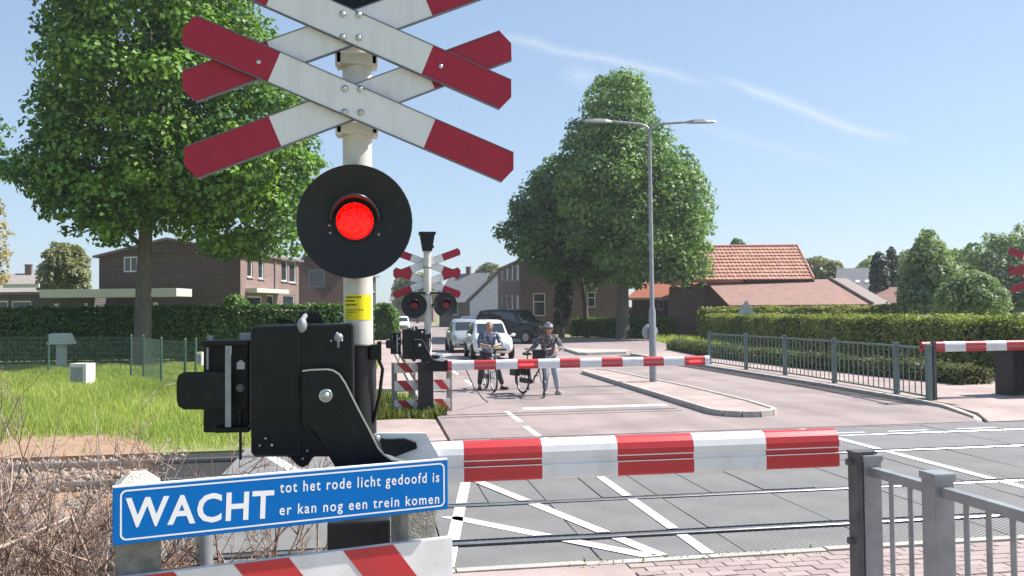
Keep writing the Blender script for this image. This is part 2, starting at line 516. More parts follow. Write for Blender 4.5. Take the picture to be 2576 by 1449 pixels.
M_galvgreen = mat('railing_green_grey', (0.11, 0.165, 0.15), (0.15, 0.205, 0.19), rough=0.5, metal=0.2, scale=9)
M_lens = mat('lit_red_lens', (0.5, 0.0, 0.0), rough=0.25, emit=(1.0, 0.0, 0.0), estr=3.0)
_n = M_lens.node_tree.nodes; _l = M_lens.node_tree.links
_tc = _n.new('ShaderNodeTexCoord'); _vo = _n.new('ShaderNodeTexVoronoi'); _vo.inputs['Scale'].default_value = 85
_rp = _n.new('ShaderNodeValToRGB'); _rp.color_ramp.elements[0].color = (1.0, 0.003, 0.002, 1); _rp.color_ramp.elements[1].color = (0.55, 0.0, 0.0, 1); _rp.color_ramp.elements[0].position = 0.1; _rp.color_ramp.elements[1].position = 0.75
_l.new(_tc.outputs['Object'], _vo.inputs['Vector']); _l.new(_vo.outputs['Distance'], _rp.inputs['Fac']); _l.new(_rp.outputs['Color'], _n['Principled BSDF'].inputs['Emission Color'])
_bp = _n.new('ShaderNodeBump'); _bp.inputs['Strength'].default_value = 0.8; _bp.inputs['Distance'].default_value = 0.004; _l.new(_vo.outputs['Distance'], _bp.inputs['Height']); _l.new(_bp.outputs['Normal'], _n['Principled BSDF'].inputs['Normal'])
M_hood = mat('hood_black', (0.03, 0.028, 0.03), rough=0.32, spec=0.6)
M_stop = mat('weathered_bar', (0.06, 0.062, 0.066), (0.11, 0.11, 0.115), rough=0.6, scale=8)
M_lensoff = mat('unlit_red_lens', (0.16, 0.004, 0.015), (0.10, 0.0, 0.01), rough=0.15, scale=40)
M_boomlamp = mat('boom_lamp', (0.6, 0.02, 0.02), rough=0.3, emit=(1.0, 0.05, 0.05), estr=1.2)
M_yellow = mat('sticker_yellow', (0.82, 0.70, 0.0), (0.78, 0.66, 0.0), rough=0.45, scale=5)
M_dash = mat('print_dark', (0.05, 0.05, 0.02), rough=0.6)
M_conc = mat('concrete', (0.30, 0.29, 0.26), (0.42, 0.40, 0.35), rough=0.9, scale=14, bump=0.35, bscale=90)
M_concdark = mat('weathered_concrete', (0.17, 0.165, 0.15), (0.30, 0.285, 0.255), rough=0.92, scale=22, bump=0.6, bscale=110)
M_asph = mat('pink_asphalt', (0.30, 0.240, 0.231), (0.255, 0.203, 0.195), rough=0.92, scale=1.3, bump=0.25, bscale=160, detail=8)


def worn(m, stretch, lo_c, hi_c, fine=70.0, fac=1.0):
    """tyre tracks, patches and grit over a paving colour"""
    n = m.node_tree.nodes; l = m.node_tree.links; b = n['Principled BSDF']; src = b.inputs['Base Color'].links[0].from_socket
    tc = n.new('ShaderNodeTexCoord')
    for sc, st, a, c, p0, p1 in ((1.0, stretch, lo_c, hi_c, 0.38, 0.62), (fine, (1, 1, 1), 0.86, 1.12, 0.3, 0.7), (0.35, (1, 1, 1), 0.90, 1.06, 0.42, 0.5)):
        mp = n.new('ShaderNodeMapping'); mp.inputs['Scale'].default_value = st; l.new(tc.outputs['Object'], mp.inputs['Vector'])
        nz = n.new('ShaderNodeTexNoise'); nz.inputs['Scale'].default_value = sc; nz.inputs['Detail'].default_value = 6; l.new(mp.outputs['Vector'], nz.inputs['Vector'])
        rp = n.new('ShaderNodeValToRGB'); rp.color_ramp.elements[0].color = (a, a, a, 1); rp.color_ramp.elements[1].color = (c, c, c, 1); rp.color_ramp.elements[0].position = p0; rp.color_ramp.elements[1].position = p1
        l.new(nz.outputs['Fac'], rp.inputs['Fac']); mx = n.new('ShaderNodeMixRGB'); mx.blend_type = 'MULTIPLY'; mx.inputs['Fac'].default_value = fac
        l.new(src, mx.inputs['Color1']); l.new(rp.outputs['Color'], mx.inputs['Color2']); src = mx.outputs['Color']
    l.new(src, b.inputs['Base Color'])
    return m


worn(M_asph, (1.4, 0.05, 1), 0.88, 1.07)
M_asph2 = mat('grey_asphalt', (0.16, 0.16, 0.162), (0.20, 0.198, 0.198), rough=0.92, scale=2.0, bump=0.25, bscale=160, detail=8)
M_path = mat('path_paving', (0.40, 0.31, 0.285), (0.33, 0.26, 0.24), rough=0.92, scale=2.5, bump=0.25, bscale=60, detail=8); worn(M_path, (0.9, 0.9, 1), 0.86, 1.08)
M_brickp = [mat('paver_%d' % i, c, (c[0] * .85, c[1] * .85, c[2] * .86), rough=0.9, scale=25, bump=0.2, bscale=120) for i, c in
            enumerate([(0.36, 0.285, 0.265), (0.335, 0.26, 0.245), (0.385, 0.31, 0.285)])]
M_joint = mat('joint_sand', (0.34, 0.28, 0.25), (0.29, 0.235, 0.205), rough=1.0, scale=12)
M_mark = mat('road_paint', (0.78, 0.77, 0.74), (0.52, 0.50, 0.48), rough=0.7, scale=16, lo=0.5, hi=0.82, detail=8)
M_kerb = mat('kerb_stone', (0.45, 0.42, 0.38), (0.34, 0.32, 0.29), rough=0.9, scale=5, bump=0.2, bscale=70)
M_railsteel = mat('rail_head', (0.42, 0.40, 0.40), (0.30, 0.28, 0.27), rough=0.3, metal=0.8, scale=4)
M_rust = mat('rust', (0.10, 0.055, 0.035), (0.16, 0.085, 0.05), rough=0.9, scale=14)
M_gap = mat('flangeway', (0.02, 0.02, 0.02), rough=0.95)
M_ground = mat('meadow_soil', (0.17, 0.21, 0.06), (0.24, 0.24, 0.09), rough=1.0, scale=0.4, detail=8)
M_soil = mat('bare_soil', (0.36, 0.23, 0.15), (0.28, 0.18, 0.12), rough=1.0, scale=3, bump=0.5, bscale=40)
M_stone = mat('ballast', (0.33, 0.29, 0.25), (0.20, 0.17, 0.15), rough=0.95, scale=9)
M_bark = mat('bark', (0.105, 0.09, 0.07), (0.17, 0.145, 0.115), rough=0.95, scale=5, bump=0.8, bscale=16, stretch=(3, 3, 0.6))
M_twig = mat('dry_twig', (0.12, 0.07, 0.056), (0.27, 0.165, 0.125), rough=0.9, scale=9)
M_twigpale = mat('pale_dead_wood', (0.44, 0.35, 0.29), (0.29, 0.22, 0.18), rough=0.9, scale=12, bump=0.4, bscale=40)
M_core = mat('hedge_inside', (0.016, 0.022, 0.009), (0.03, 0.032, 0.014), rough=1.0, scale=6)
M_maple = leafmat('maple_leaves', (0.016, 0.07, 0.03), (0.23, 0.39, 0.055), transl=0.28)
M_lime = leafmat('lime_leaves', (0.055, 0.135, 0.065), (0.27, 0.40, 0.12), transl=0.33)
M_lime2 = leafmat('lime_leaves_dark', (0.05, 0.125, 0.065), (0.18, 0.29, 0.10), transl=0.38)
M_ivy = leafmat('ivy_leaves', (0.02, 0.05, 0.025), (0.06, 0.10, 0.04), transl=0.2)
M_hedgeL = leafmat('hornbeam_leaves', (0.02, 0.075, 0.022), (0.14, 0.25, 0.045), transl=0.26)
M_hedgeR = leafmat('beech_leaves', (0.09, 0.145, 0.035), (0.40, 0.40, 0.13), transl=0.36)
M_copper = leafmat('copper_leaves', (0.10, 0.07, 0.04), (0.24, 0.17, 0.09), transl=0.3)
M_low = leafmat('box_leaves', (0.06, 0.085, 0.03), (0.17, 0.18, 0.075), transl=0.25)
M_bluegreen = leafmat('bluish_leaves', (0.11, 0.17, 0.10), (0.27, 0.35, 0.20), transl=0.4)
M_fargreen = leafmat('far_leaves', (0.13, 0.20, 0.09), (0.30, 0.38, 0.15), transl=0.4)
M_conifer = leafmat('conifer_needles', (0.03, 0.05, 0.04), (0.065, 0.09, 0.07), transl=0.15)
M_olive = leafmat('olive_leaves', (0.14, 0.16, 0.08), (0.30, 0.30, 0.16), transl=0.3)
M_grass = leafmat('grass_blades', (0.19, 0.28, 0.055), (0.48, 0.52, 0.17), transl=0.45, shade=(1.2, 1.3, 0.6))
M_weed = leafmat('weed_blades', (0.06, 0.10, 0.02), (0.25, 0.24, 0.08), transl=0.35)
M_glass = mat('window_glass', (0.03, 0.04, 0.05), rough=0.06, spec=0.8)
M_glassd = mat('car_glass', (0.015, 0.02, 0.022), rough=0.04, spec=0.9, coat=0.5)
M_frame = mat('window_frame_white', (0.75, 0.75, 0.73), rough=0.5)
M_roofslate = mat('slate_roof', (0.14, 0.14, 0.15), (0.20, 0.20, 0.21), rough=0.7, scale=3, stretch=(1, 1, 6))
M_roofdark = mat('dark_tile_roof', (0.16, 0.13, 0.12), (0.22, 0.18, 0.16), rough=0.8, scale=5)
M_tile = [mat('clay_tile_%d' % i, c, (c[0] * .85, c[1] * .8, c[2] * .8), rough=0.75, scale=6) for i, c in enumerate([(0.47, 0.24, 0.175), (0.41, 0.20, 0.15), (0.52, 0.285, 0.215)])]
M_tilelow = mat('faded_tile', (0.32, 0.185, 0.15), (0.25, 0.145, 0.12), rough=0.8, scale=2.2, bump=0.4, bscale=10)
M_render = mat('white_render', (0.66, 0.66, 0.66), (0.58, 0.58, 0.58), rough=0.8, scale=2)
M_fascia = mat('white_fascia', (0.55, 0.55, 0.49), rough=0.6)


def brickmat(name, c1, c2, mortar, sc=1.0):
    m = mat(name, c1, rough=0.9)
    n = m.node_tree.nodes; l = m.node_tree.links
    tc = n.new('ShaderNodeTexCoord'); br = n.new('ShaderNodeTexBrick')
    sep = n.new('ShaderNodeSeparateXYZ'); com = n.new('ShaderNodeCombineXYZ'); ad = n.new('ShaderNodeMath'); ad.operation = 'ADD'
    l.new(tc.outputs['Object'], sep.inputs[0]); l.new(sep.outputs[0], ad.inputs[0]); l.new(sep.outputs[1], ad.inputs[1])
    l.new(ad.outputs[0], com.inputs[0]); l.new(sep.outputs[2], com.inputs[1]); l.new(com.outputs[0], br.inputs['Vector'])
    br.inputs['Color1'].default_value = (*c1, 1); br.inputs['Color2'].default_value = (*c2, 1); br.inputs['Mortar'].default_value = (*mortar, 1)
    br.inputs['Scale'].default_value = sc; br.inputs['Brick Width'].default_value = 0.44; br.inputs['Row Height'].default_value = 0.14
    br.inputs['Mortar Size'].default_value = 0.012
    nz = n.new('ShaderNodeTexNoise'); nz.inputs['Scale'].default_value = 0.9; nz.inputs['Detail'].default_value = 6
    l.new(tc.outputs['Object'], nz.inputs['Vector'])
    mx = n.new('ShaderNodeMixRGB'); mx.blend_type = 'MULTIPLY'; mx.inputs['Fac'].default_value = 0.5
    rp = n.new('ShaderNodeValToRGB'); rp.color_ramp.elements[0].color = (0.6, 0.6, 0.6, 1); rp.color_ramp.elements[1].color = (1.25, 1.2, 1.2, 1)
    l.new(nz.outputs['Fac'], rp.inputs['Fac']); l.new(br.outputs['Color'], mx.inputs['Color1']); l.new(rp.outputs['Color'], mx.inputs['Color2'])
    l.new(mx.outputs['Color'], n['Principled BSDF'].inputs['Base Color'])
    bp = n.new('ShaderNodeBump'); bp.inputs['Strength'].default_value = 0.5; bp.inputs['Distance'].default_value = 0.02; bp.invert = True
    l.new(br.outputs['Fac'], bp.inputs['Height']); l.new(bp.outputs['Normal'], n['Principled BSDF'].inputs['Normal'])
    return m


M_brickdark = brickmat('brown_brick', (0.105, 0.07, 0.062), (0.075, 0.052, 0.05), (0.16, 0.145, 0.135))
M_brickpinksunlit = brickmat('pink_and_sunlit_brick', (0.26, 0.165, 0.145), (0.21, 0.135, 0.12), (0.30, 0.27, 0.25))
M_brickplum = brickmat('plum_brick', (0.15, 0.085, 0.08), (0.115, 0.068, 0.065), (0.20, 0.17, 0.16))
M_brickgrey = brickmat('grey_brick', (0.10, 0.085, 0.085), (0.08, 0.07, 0.07), (0.15, 0.14, 0.14))


def ribmat():
    m = mat('ribbed_rubber', (0.165, 0.163, 0.16), (0.21, 0.205, 0.20), rough=0.85, scale=1.6, detail=8)
    n = m.node_tree.nodes; l = m.node_tree.links; b = n['Principled BSDF']
    geo = n.new('ShaderNodeNewGeometry'); mp = n.new('ShaderNodeMapping'); mp.inputs['Rotation'].default_value = (0, 0, R(58))
    l.new(geo.outputs['Position'], mp.inputs['Vector'])
    wv = n.new('ShaderNodeTexWave'); wv.inputs['Scale'].default_value = 9.0; wv.inputs['Distortion'].default_value = 0.0; wv.bands_direction = 'X'
    l.new(mp.outputs['Vector'], wv.inputs['Vector'])
    src = b.inputs['Base Color'].links[0].from_socket
    rp = n.new('ShaderNodeValToRGB'); rp.color_ramp.elements[0].color = (0.62, 0.62, 0.62, 1); rp.color_ramp.elements[1].color = (1.12, 1.12, 1.12, 1)
    rp.color_ramp.elements[0].position = 0.25; rp.color_ramp.elements[1].position = 0.6
    l.new(wv.outputs['Fac'], rp.inputs['Fac'])
    mx = n.new('ShaderNodeMixRGB'); mx.blend_type = 'MULTIPLY'; mx.inputs['Fac'].default_value = 1.0
    l.new(src, mx.inputs['Color1']); l.new(rp.outputs['Color'], mx.inputs['Color2']); l.new(mx.outputs['Color'], b.inputs['Base Color'])
    bp = n.new('ShaderNodeBump'); bp.inputs['Strength'].default_value = 0.6; bp.inputs['Distance'].default_value = 0.012
    l.new(wv.outputs['Fac'], bp.inputs['Height']); l.new(bp.outputs['Normal'], b.inputs['Normal'])
    return m


M_rib = ribmat()

# ------------------------------------------------------------------ the setting
g = MB(); g.add([(-2500, -2500, -0.22), (2500, -2500, -0.22), (2500, 2500, -0.22), (-2500, 2500, -0.22)], [(0, 1, 2, 3)])
struct(g.build('ground', M_ground))
g = MB(); g.slab([(-120, 13.2), (-0.62, 13.2), (0.94, 16.3), (0.95, 60), (1.2, 400), (-300, 400)], -0.21, -0.05); struct(g.build('meadow', M_ground))
g = MB(); g.slab([(15.2, 13.0), (120, 13.0), (300, 400), (10.6, 400), (10.6, 66), (12.1, 62.1), (46.1, 60.1), (46.1, 39.4), (20.2, 39.1)], -0.21, -0.05); struct(g.build('garden_ground', M_ground))
# road beyond the crossing, with the side street opening to the right
rd = MB()
rd.slab([(1.15, 13.06), (10.2, 13.06), (10.9, 15.2), (11.1, 28), (11.1, 36.5), (14, 39.5), (46, 39.5), (46, 60), (12, 62), (10.5, 66), (10.5, 260), (1.6, 260), (1.4, 60)], -0.3, 0.0)
road = struct(rd.build('road', M_asph))


def marking(pts, name, z=0.004, parent=None):
    m_ = MB(); m_.slab(pts, z - 0.003, z); return m_.build(name, M_mark, parent or road)


def strip(a, b, w, name, z=0.004):
    a, b = V(*a, 0), V(*b, 0); d = (b - a).normalized(); n = V(d.y, -d.x, 0) * w / 2
    return marking([(p.x, p.y) for p in (a - n, b - n, b + n, a + n)][::-1] if False else [((a + n).x, (a + n).y), ((b + n).x, (b + n).y), ((b - n).x, (b - n).y), ((a - n).x, (a - n).y)], name, z)


for (xa, xb, y_, w2) in ((1.2, 5.9, 15.95, 0.05), (1.2, 10.1, 13.16, 0.04), (3.0, 6.2, 19.6, 0.03)):
    m_ = MB(); m_.slab([(xa, y_ - w2), (xb, y_ - w2 * 0.6), (xb, y_ + w2 * 0.6), (xa, y_ + w2)], 0.001, 0.004); m_.build('tar_seam', mat('tar', (0.07, 0.06, 0.055), (0.16, 0.13, 0.12), rough=0.9, scale=6), road)
strip((2.95, 17.0), (5.95, 17.0), 0.32, 'stop_line')
strip((2.54, 13.15), (2.54, 14.4), 0.10, 'lane_dash'); strip((2.56, 15.0), (2.56, 16.6), 0.10, 'lane_dash')
for k in range(9): strip((2.6, 23 + k * 4.0), (2.6, 24.6 + k * 4.0), 0.10, 'lane_dash')
for k in range(5): strip((1.9, 35.0 + k * 1.7), (3.6, 35.0 + k * 1.7), 0.6, 'crossing_bar')
# kerbed pavement on the right behind the railing
pv = MB(); pv.slab([(11.22, 15.0), (11.3, 36.2), (13.4, 38.6), (20, 38.9), (17.5, 19), (16.0, 15.2), (15.4, 13.1), (10.3, 13.1), (10.72, 13.9), (11.06, 15.1)][::-1], -0.3, 0.055)
pv.v = [(x, y, (0.006 if (z > 0 and y < 13.6) else z)) for x, y, z in pv.v]
struct(pv.build('right_pavement', M_path))
rail_sh = MB(); rail_sh.slab([(10.72, 15.6), (11.02, 15.6), (11.12, 20), (11.13, 36.3), (10.5, 36.3), (10.55, 18)], 0.001, 0.005); rail_sh.build('railing_shadow', mat('railing_shadow_tone', (0.04, 0.033, 0.032), (0.065, 0.053, 0.05), rough=0.9, scale=3), road)  # the railing's cast shadow, laid on the road as a dark strip
kb = MB()
kpts = [(10.1, 13.08), (10.62, 13.8), (11.0, 15.2), (11.18, 20), (11.2, 28), (11.2, 36.4), (13.6, 39.0), (20, 39.2)]
kerb = struct(empty('right_kerb', (0, 0, 0)))
for a, b in zip(kpts[:-1], kpts[1:]):
    L = math.dist(a, b); n = max(1, int(L / 1.0))
    for i in range(n):
        p = V(*a, 0).lerp(V(*b, 0), i / n); q = V(*a, 0).lerp(V(*b, 0), (i + 1) / n - 0.012 / L); p.z = -0.10 * max(0.0, min(1.0, (15.6 - p.y) / 2.6)); q.z = -0.10 * max(0.0, min(1.0, (15.6 - q.y) / 2.6))
        k_ = MB(); k_.beam(p + V(0, 0, 0.0), q + V(0, 0, 0.0), 0.12, 0.15); k_.build('kerb_stone', M_kerb, kerb)
# left verge pavement strip and kerb by the far barrier
lp = MB(); lp.slab([(-0.6, 13.1), (1.10, 13.1), (1.10, 15.7), (0.4, 16.0), (-0.6, 15.6)], -0.3, 0.004)
struct(lp.build('left_pavement', M_path))
lk = struct(empty('left_kerb', (0, 0, 0)))
for i in range(46):
    k_ = MB(); y0 = 16.4 + i * 1.02; k_.box((1.02, y0 + 0.5, -0.02), (0.13, 1.0, 0.2)); k_.build('kerb_stone', M_kerb, lk)
ls = MB(); ls.slab([(-0.8, 22.0), (0.95, 22.0), (1.2, 120), (-1.0, 120)], -0.3, 0.03)
struct(ls.build('left_footway', M_path))
# traffic island
isl = [(6.25, 15.25), (6.35, 14.95), (6.6, 14.72), (6.9, 14.66), (7.2, 14.8), (7.4, 15.1), (7.55, 16.5), (7.6, 20), (7.3, 26.2), (7.0, 26.6), (6.6, 26.4), (6.45, 26)]
im = MB(); im.slab(isl, -0.2, 0.085)
island = struct(im.build('traffic_island', M_path))
for a, b in zip(isl, isl[1:] + isl[:1]):
    L = math.dist(a, b); n = max(1, int(L / 0.9))
    for i in range(n):
        p = V(*a, 0.02).lerp(V(*b, 0.02), i / n); q = V(*a, 0.02).lerp(V(*b, 0.02), (i + 1) / n - 0.008 / max(L, .1))
        k_ = MB(); k_.beam(p, q, 0.11, 0.17); k_.build('kerb_stone', M_kerb, island)
isl2 = [(9.0, 37.2), (9.3, 36.8), (11.2, 37.2), (11.8, 39.0), (9.4, 42)]
im = MB(); im.slab(isl2, -0.2, 0.12); struct(im.build('junction_island', M_kerb))

# level crossing deck: ribbed rubber panels between and beside the rails
DX0, DX1 = -2.6, 14.5
RAILS = [7.25, 8.65, 10.80, 12.24]
dk = MB(); dk.slab([(DX0, 6.52), (DX1, 6.52), (DX1, 13.05), (DX0 - 0.4, 13.05)], -0.4, -0.055)
deck = struct(dk.build('crossing_deck', M_gap))
rows = [(6.55, 7.14, 1.2), (7.36, 8.57, 1.2), (8.75, 10.70, 0.6), (10.92, 12.16, 1.2), (12.34, 13.03, 1.2)]
joint0 = 1.75
pm = {}
for y0, y1, pitch in rows:
    for kind_, m_ in (('rib', M_rib), ('plain', M_asph2)):
        b_ = MB(); b_.box((0, 0, -0.03), (pitch - 0.014, y1 - y0, 0.06)); o_ = b_.build('deck_panel', m_, deck)
        pm[(y0, kind_)] = o_.data; bpy.data.objects.remove(o_)
for y0, y1, pitch in rows:
    k0 = int(math.floor((DX0 - joint0) / pitch)); k1 = int(math.ceil((DX1 - joint0) / pitch))
    for k in range(k0, k1):
        xc = joint0 + (k + 0.5) * pitch
        if xc < DX0 + 0.2 or xc > DX1 - 0.2: continue
        plain = (xc > 7.0 and y0 > 10.5) or (xc > 8.6 and y0 > 8.6) or (xc < 0.3 and y0 > 10.5)
        o_ = bpy.data.objects.new('deck_panel', pm[(y0, 'plain' if plain else 'rib')]); COL.objects.link(o_); o_.parent = deck
        o_.location = (xc, (y0 + y1) / 2, rng.uniform(-0.003, 0.003))
        o_.rotation_euler = (rng.uniform(-0.003, 0.003), rng.uniform(-0.002, 0.002), 0)
for i, ry in enumerate(RAILS):
    r_ = MB()
    prof = [(-0.07, -0.17), (0.07, -0.17), (0.07, -0.15), (0.012, -0.13), (0.012, -0.045), (0.036, -0.035), (0.036, 0.002), (0.028, 0.008), (-0.028, 0.008), (-0.036, 0.002), (-0.036, -0.035), (-0.012, -0.045), (-0.012, -0.13), (-0.07, -0.15)]
    n = len(prof); X0, X1 = -60, 90
    P = [(x, ry + a, b) for x in (X0, X1) for a, b in prof]
    F = [(k, (k + 1) % n, n + (k + 1) % n, n + k) for k in range(n)] + [tuple(range(n))[::-1], tuple(range(n, 2 * n))]
    r_.add(P, F)
    names = ['running rail set nearest the striped board, dark gap along it', 'running rail on the far side of the track by the blue sign', 'running rail of the second track, nearer the blue sign', 'running rail nearest the far barrier and lamp post']
    tag(r_.build('rail', M_railsteel), 'steel ' + names[i], 'rail', 'rails of the two tracks')


def dmark(pts, w, nm):
    """paint on the panels, broken where the rails run"""
    a, b = V(*pts[0], 0), V(*pts[1], 0)
    for y0, y1, _ in rows:
        lo_, hi_ = sorted((a.y, b.y))
        s0, s1 = max(lo_, y0), min(hi_, y1)
        if s1 - s0 < 0.02: continue
        p = a.lerp(b, (s0 - a.y) / (b.y - a.y)); q = a.lerp(b, (s1 - a.y) / (b.y - a.y))
        m_ = MB(); m_.slab([(p.x - w / 2, p.y), (p.x + w / 2, p.y), (q.x + w / 2, q.y), (q.x - w / 2, q.y)], 0.004, 0.0075)
        m_.build(nm, M_mark, deck)


dmark(((2.63, 6.56), (2.60, 13.0)), 0.10, 'lane_line')
dmark(((6.93, 7.0), (6.85, 13.0)), 0.12, 'edge_line')
dmark(((0.54, 6.58), (1.03, 9.84)), 0.11, 'path_line')
dmark(((2.24, 6.58), (1.17, 9.86)), 0.12, 'diagonal_line')
dmark(((2.16, 6.56), (0.70, 8.20)), 0.17, 'diagonal_line')
dmark(((-0.90, 10.75), (-1.40, 12.15)), 0.16, 'diagonal_line')
m_ = MB(); m_.slab([(-0.3, 9.86), (1.2, 9.86), (1.2, 9.95), (-0.3, 9.95)], 0.004, 0.0075); m_.build('cross_line', M_mark, deck)
for x in (5.9, 6.9, 8.0, 9.2):
    m_ = MB(); m_.slab([(x, 12.40), (x + 0.7, 12.40), (x + 0.7, 12.46), (x, 12.46)], 0.004, 0.0075); m_.build('cross_line', M_mark, deck)

# near pavement: worn paving in front of the deck with an edging strip
np_ = MB(); np_.slab([(-0.9, -3), (1.9, -3), (1.9, 6.44), (-0.9, 6.44)], -0.3, 0.0); npv = struct(np_.build('near_pavement', M_path))
jb = MB(); jb.slab([(1.9, -3), (14, -3), (14, 6.44), (1.9, 6.44)], -0.3, -0.012); nbv = struct(jb.build('brick_pavement', M_joint))
bm_ = []
for i in range(3):
    b_ = MB(); b_.box((0, 0, -0.035), (0.20, 0.098, 0.07), bev=0.006); o_ = b_.build('brick', M_brickp[i]); bm_.append(o_.data); bpy.data.objects.remove(o_)
cnt = 0
for r_i in range(10):
    y = 6.385 - r_i * 0.107
    for c_i in range(30):
        x = 2.02 + c_i * 0.2085 + (0.104 if r_i % 2 else 0)
        if x > 8.2: continue
        o_ = bpy.data.objects.new('brick', bm_[rng.integers(0, 3)]); COL.objects.link(o_); o_.parent = nbv
        o_.location = (x, y, rng.uniform(-0.004, 0.003)); o_.rotation_euler = (rng.uniform(-.015, .015), rng.uniform(-.012, .012), rng.uniform(-.02, .02)); cnt += 1
V_, F_ = [], []
far_b = MB()
for r_i in range(10):
    y = 6.385 - r_i * 0.107
    for c_i in range(26):
        x = 8.32 + c_i * 0.2085 + (0.104 if r_i % 2 else 0); far_b.box((x, y, -0.035), (0.2, 0.098, 0.07))
for r_i in range(10, 30):
    y = 6.385 - r_i * 0.107
    for c_i in range(22):
        x = 2.02 + c_i * 0.2085 + (0.104 if r_i % 2 else 0); far_b.box((x, y, -0.035), (0.2, 0.098, 0.07))
o_ = far_b.build('bricks_beyond', M_brickp[0], nbv); o_['kind'] = 'stuff'
ed = struct(empty('edging_strip', (0, 0, 0)))
for i in range(16):
    k_ = MB(); k_.box((-0.4 + i * 1.0 + 0.5, 6.49, -0.09), (0.99, 0.09, 0.2), bev=0.004); o_ = k_.build('edging_stone', M_kerb, ed); o_.location.z = rng.uniform(-0.006, 0.006)

# ballast and soil beside the deck on the left
so = MB(); so.slab([(-60, 5.0), (-2.7, 5.0), (-2.7, 13.4), (-60, 15.5)], -0.4, -0.10); struct(so.build('track_bed', M_soil))
so = MB(); so.slab([(-9.5, 13.1), (-3.1, 13.1), (-3.6, 14.3), (-4.3, 15.3), (-6.0, 15.6), (-7.2, 14.7)], -0.3, -0.035); struct(so.build('bare_strip', M_soil))
nst = 9000
cx = rng.uniform(-16, -2.7, nst); cy = rng.uniform(5.6, 13.6, nst)
sz = rng.uniform(0.025, 0.06, nst)
base = np.array([[1, 0, 0], [-1, 0, 0], [0, 1, 0], [0, -1, 0], [0, 0, 1], [0, 0, -1]], float)
Pst = base[None] * rng.uniform(0.6, 1.3, (nst, 6, 1)) * sz[:, None, None] + rng.normal(0, 0.2, (nst, 6, 3)) * sz[:, None, None]
Pst += np.stack([cx, cy, -0.12 + rng.uniform(0, 0.06, nst)], 1)[:, None]
fb = np.array([[0, 2, 4], [2, 1, 4], [1, 3, 4], [3, 0, 4], [2, 0, 5], [1, 2, 5], [3, 1, 5], [0, 3, 5]])
Fst = (fb[None] + (np.arange(nst) * 6)[:, None, None]).reshape(-1, 3)
o_ = np_mesh('ballast', Pst.reshape(-1, 3), Fst, M_stone); tag(o_, 'grey brown ballast stones between the rails beside the deck', 'gravel', kind='stuff')
for i in range(16):
    for yc in (7.95, 11.52):
        k_ = MB(); k_.box((-3.0 - i * 0.62, yc, -0.20), (0.26, 2.5, 0.14), bev=0.01)
        tag(k_.build('sleeper', M_concdark), 'concrete sleeper under the %s track beyond the deck end' % ('first' if yc < 9 else 'second'), 'sleeper', 'sleepers under the %s track' % ('first' if yc < 9 else 'second'))


# grass
def grass(name, label, poly, n, hmin, hmax, m, wid=0.012, zoff=-0.05, dens_fn=None, parent=None):
    A = np.array(poly); lo_, hi_ = A.min(0), A.max(0)
    p = rng.uniform(lo_, hi_, (n * 3, 2)); p = p[inside(poly, p)][:n]
    if dens_fn is not None: p = p[rng.uniform(0, 1, len(p)) < dens_fn(p)]
    k = len(p); h = rng.uniform(hmin, hmax, k) * (0.75 + 0.5 * np.sin(p[:, 0] * 1.3 + p[:, 1] * 0.9) ** 2)
    ang = rng.uniform(0, 2 * np.pi, k); ln = rng.uniform(0.05, 0.55, k) * h
    wv = np.stack([np.cos(ang + 1.57), np.sin(ang + 1.57)], 1) * (wid * rng.uniform(0.6, 1.6, k))[:, None] * (1 + p[:, 1:2] * 0.04)
    b = np.zeros((k, 4, 3)); b[:, :, :2] = p[:, None]
    b[:, 0, :2] -= wv; b[:, 1, :2] += wv
    tip = np.stack([np.cos(ang), np.sin(ang)], 1) * ln[:, None]
    b[:, 2, :2] += tip + wv * 0.25; b[:, 3, :2] += tip - wv * 0.25
    b[:, :2, 2] = zoff; b[:, 2:, 2] = (h + zoff)[:, None]
    tint = np.clip(0.5 + 0.22 * np.sin(p[:, 0] * 0.8 + 2) * np.sin(p[:, 1] * 0.6) + rng.normal(0, 0.2, k), 0, 1)
    o = np_mesh(name, b.reshape(-1, 3), np.arange(4 * k).reshape(k, 4), m, tint, parent)
    if label: tag(o, label, 'grass', kind='stuff')
    return o


def thin(p):
    edge = np.clip((p[:, 1] - 13.1 - 1.9 * np.exp(-((p[:, 0] + 5.3) / 1.7) ** 2) + 0.35 * np.sin(p[:, 0] * 1.9)) / 1.3, 0.03, 1)
    return edge


grass('meadow_grass', 'tall sunlit meadow grass between the tracks and the mesh fence', [(-16, 13.3), (-0.7, 13.3), (-0.2, 20), (0.2, 34), (-18, 34)], 210000, 0.07, 0.27, M_grass, wid=0.0042, dens_fn=thin)
grass('verge_grass', 'rough weeds growing round the foot of the far barrier', [(0.0, 15.9), (1.0, 15.9), (1.35, 16.3), (1.3, 16.9), (0.9, 17.5), (0.1, 20), (-0.2, 18)], 2600, 0.06, 0.28, M_weed)
grass('lawn', 'strip of bright lawn behind the low clipped hedge', [(16.0, 44), (22, 40), (30, 60), (20, 62)], 9000, 0.15, 0.35, M_grass, wid=0.02)
grass('edge_weeds', 'small dry weeds in the joint in front of the deck', [(1.4, 6.38), (3.6, 6.38), (3.6, 6.56), (1.4, 6.56)], 110, 0.008, 0.035, M_weed, wid=0.006, zoff=-0.005)

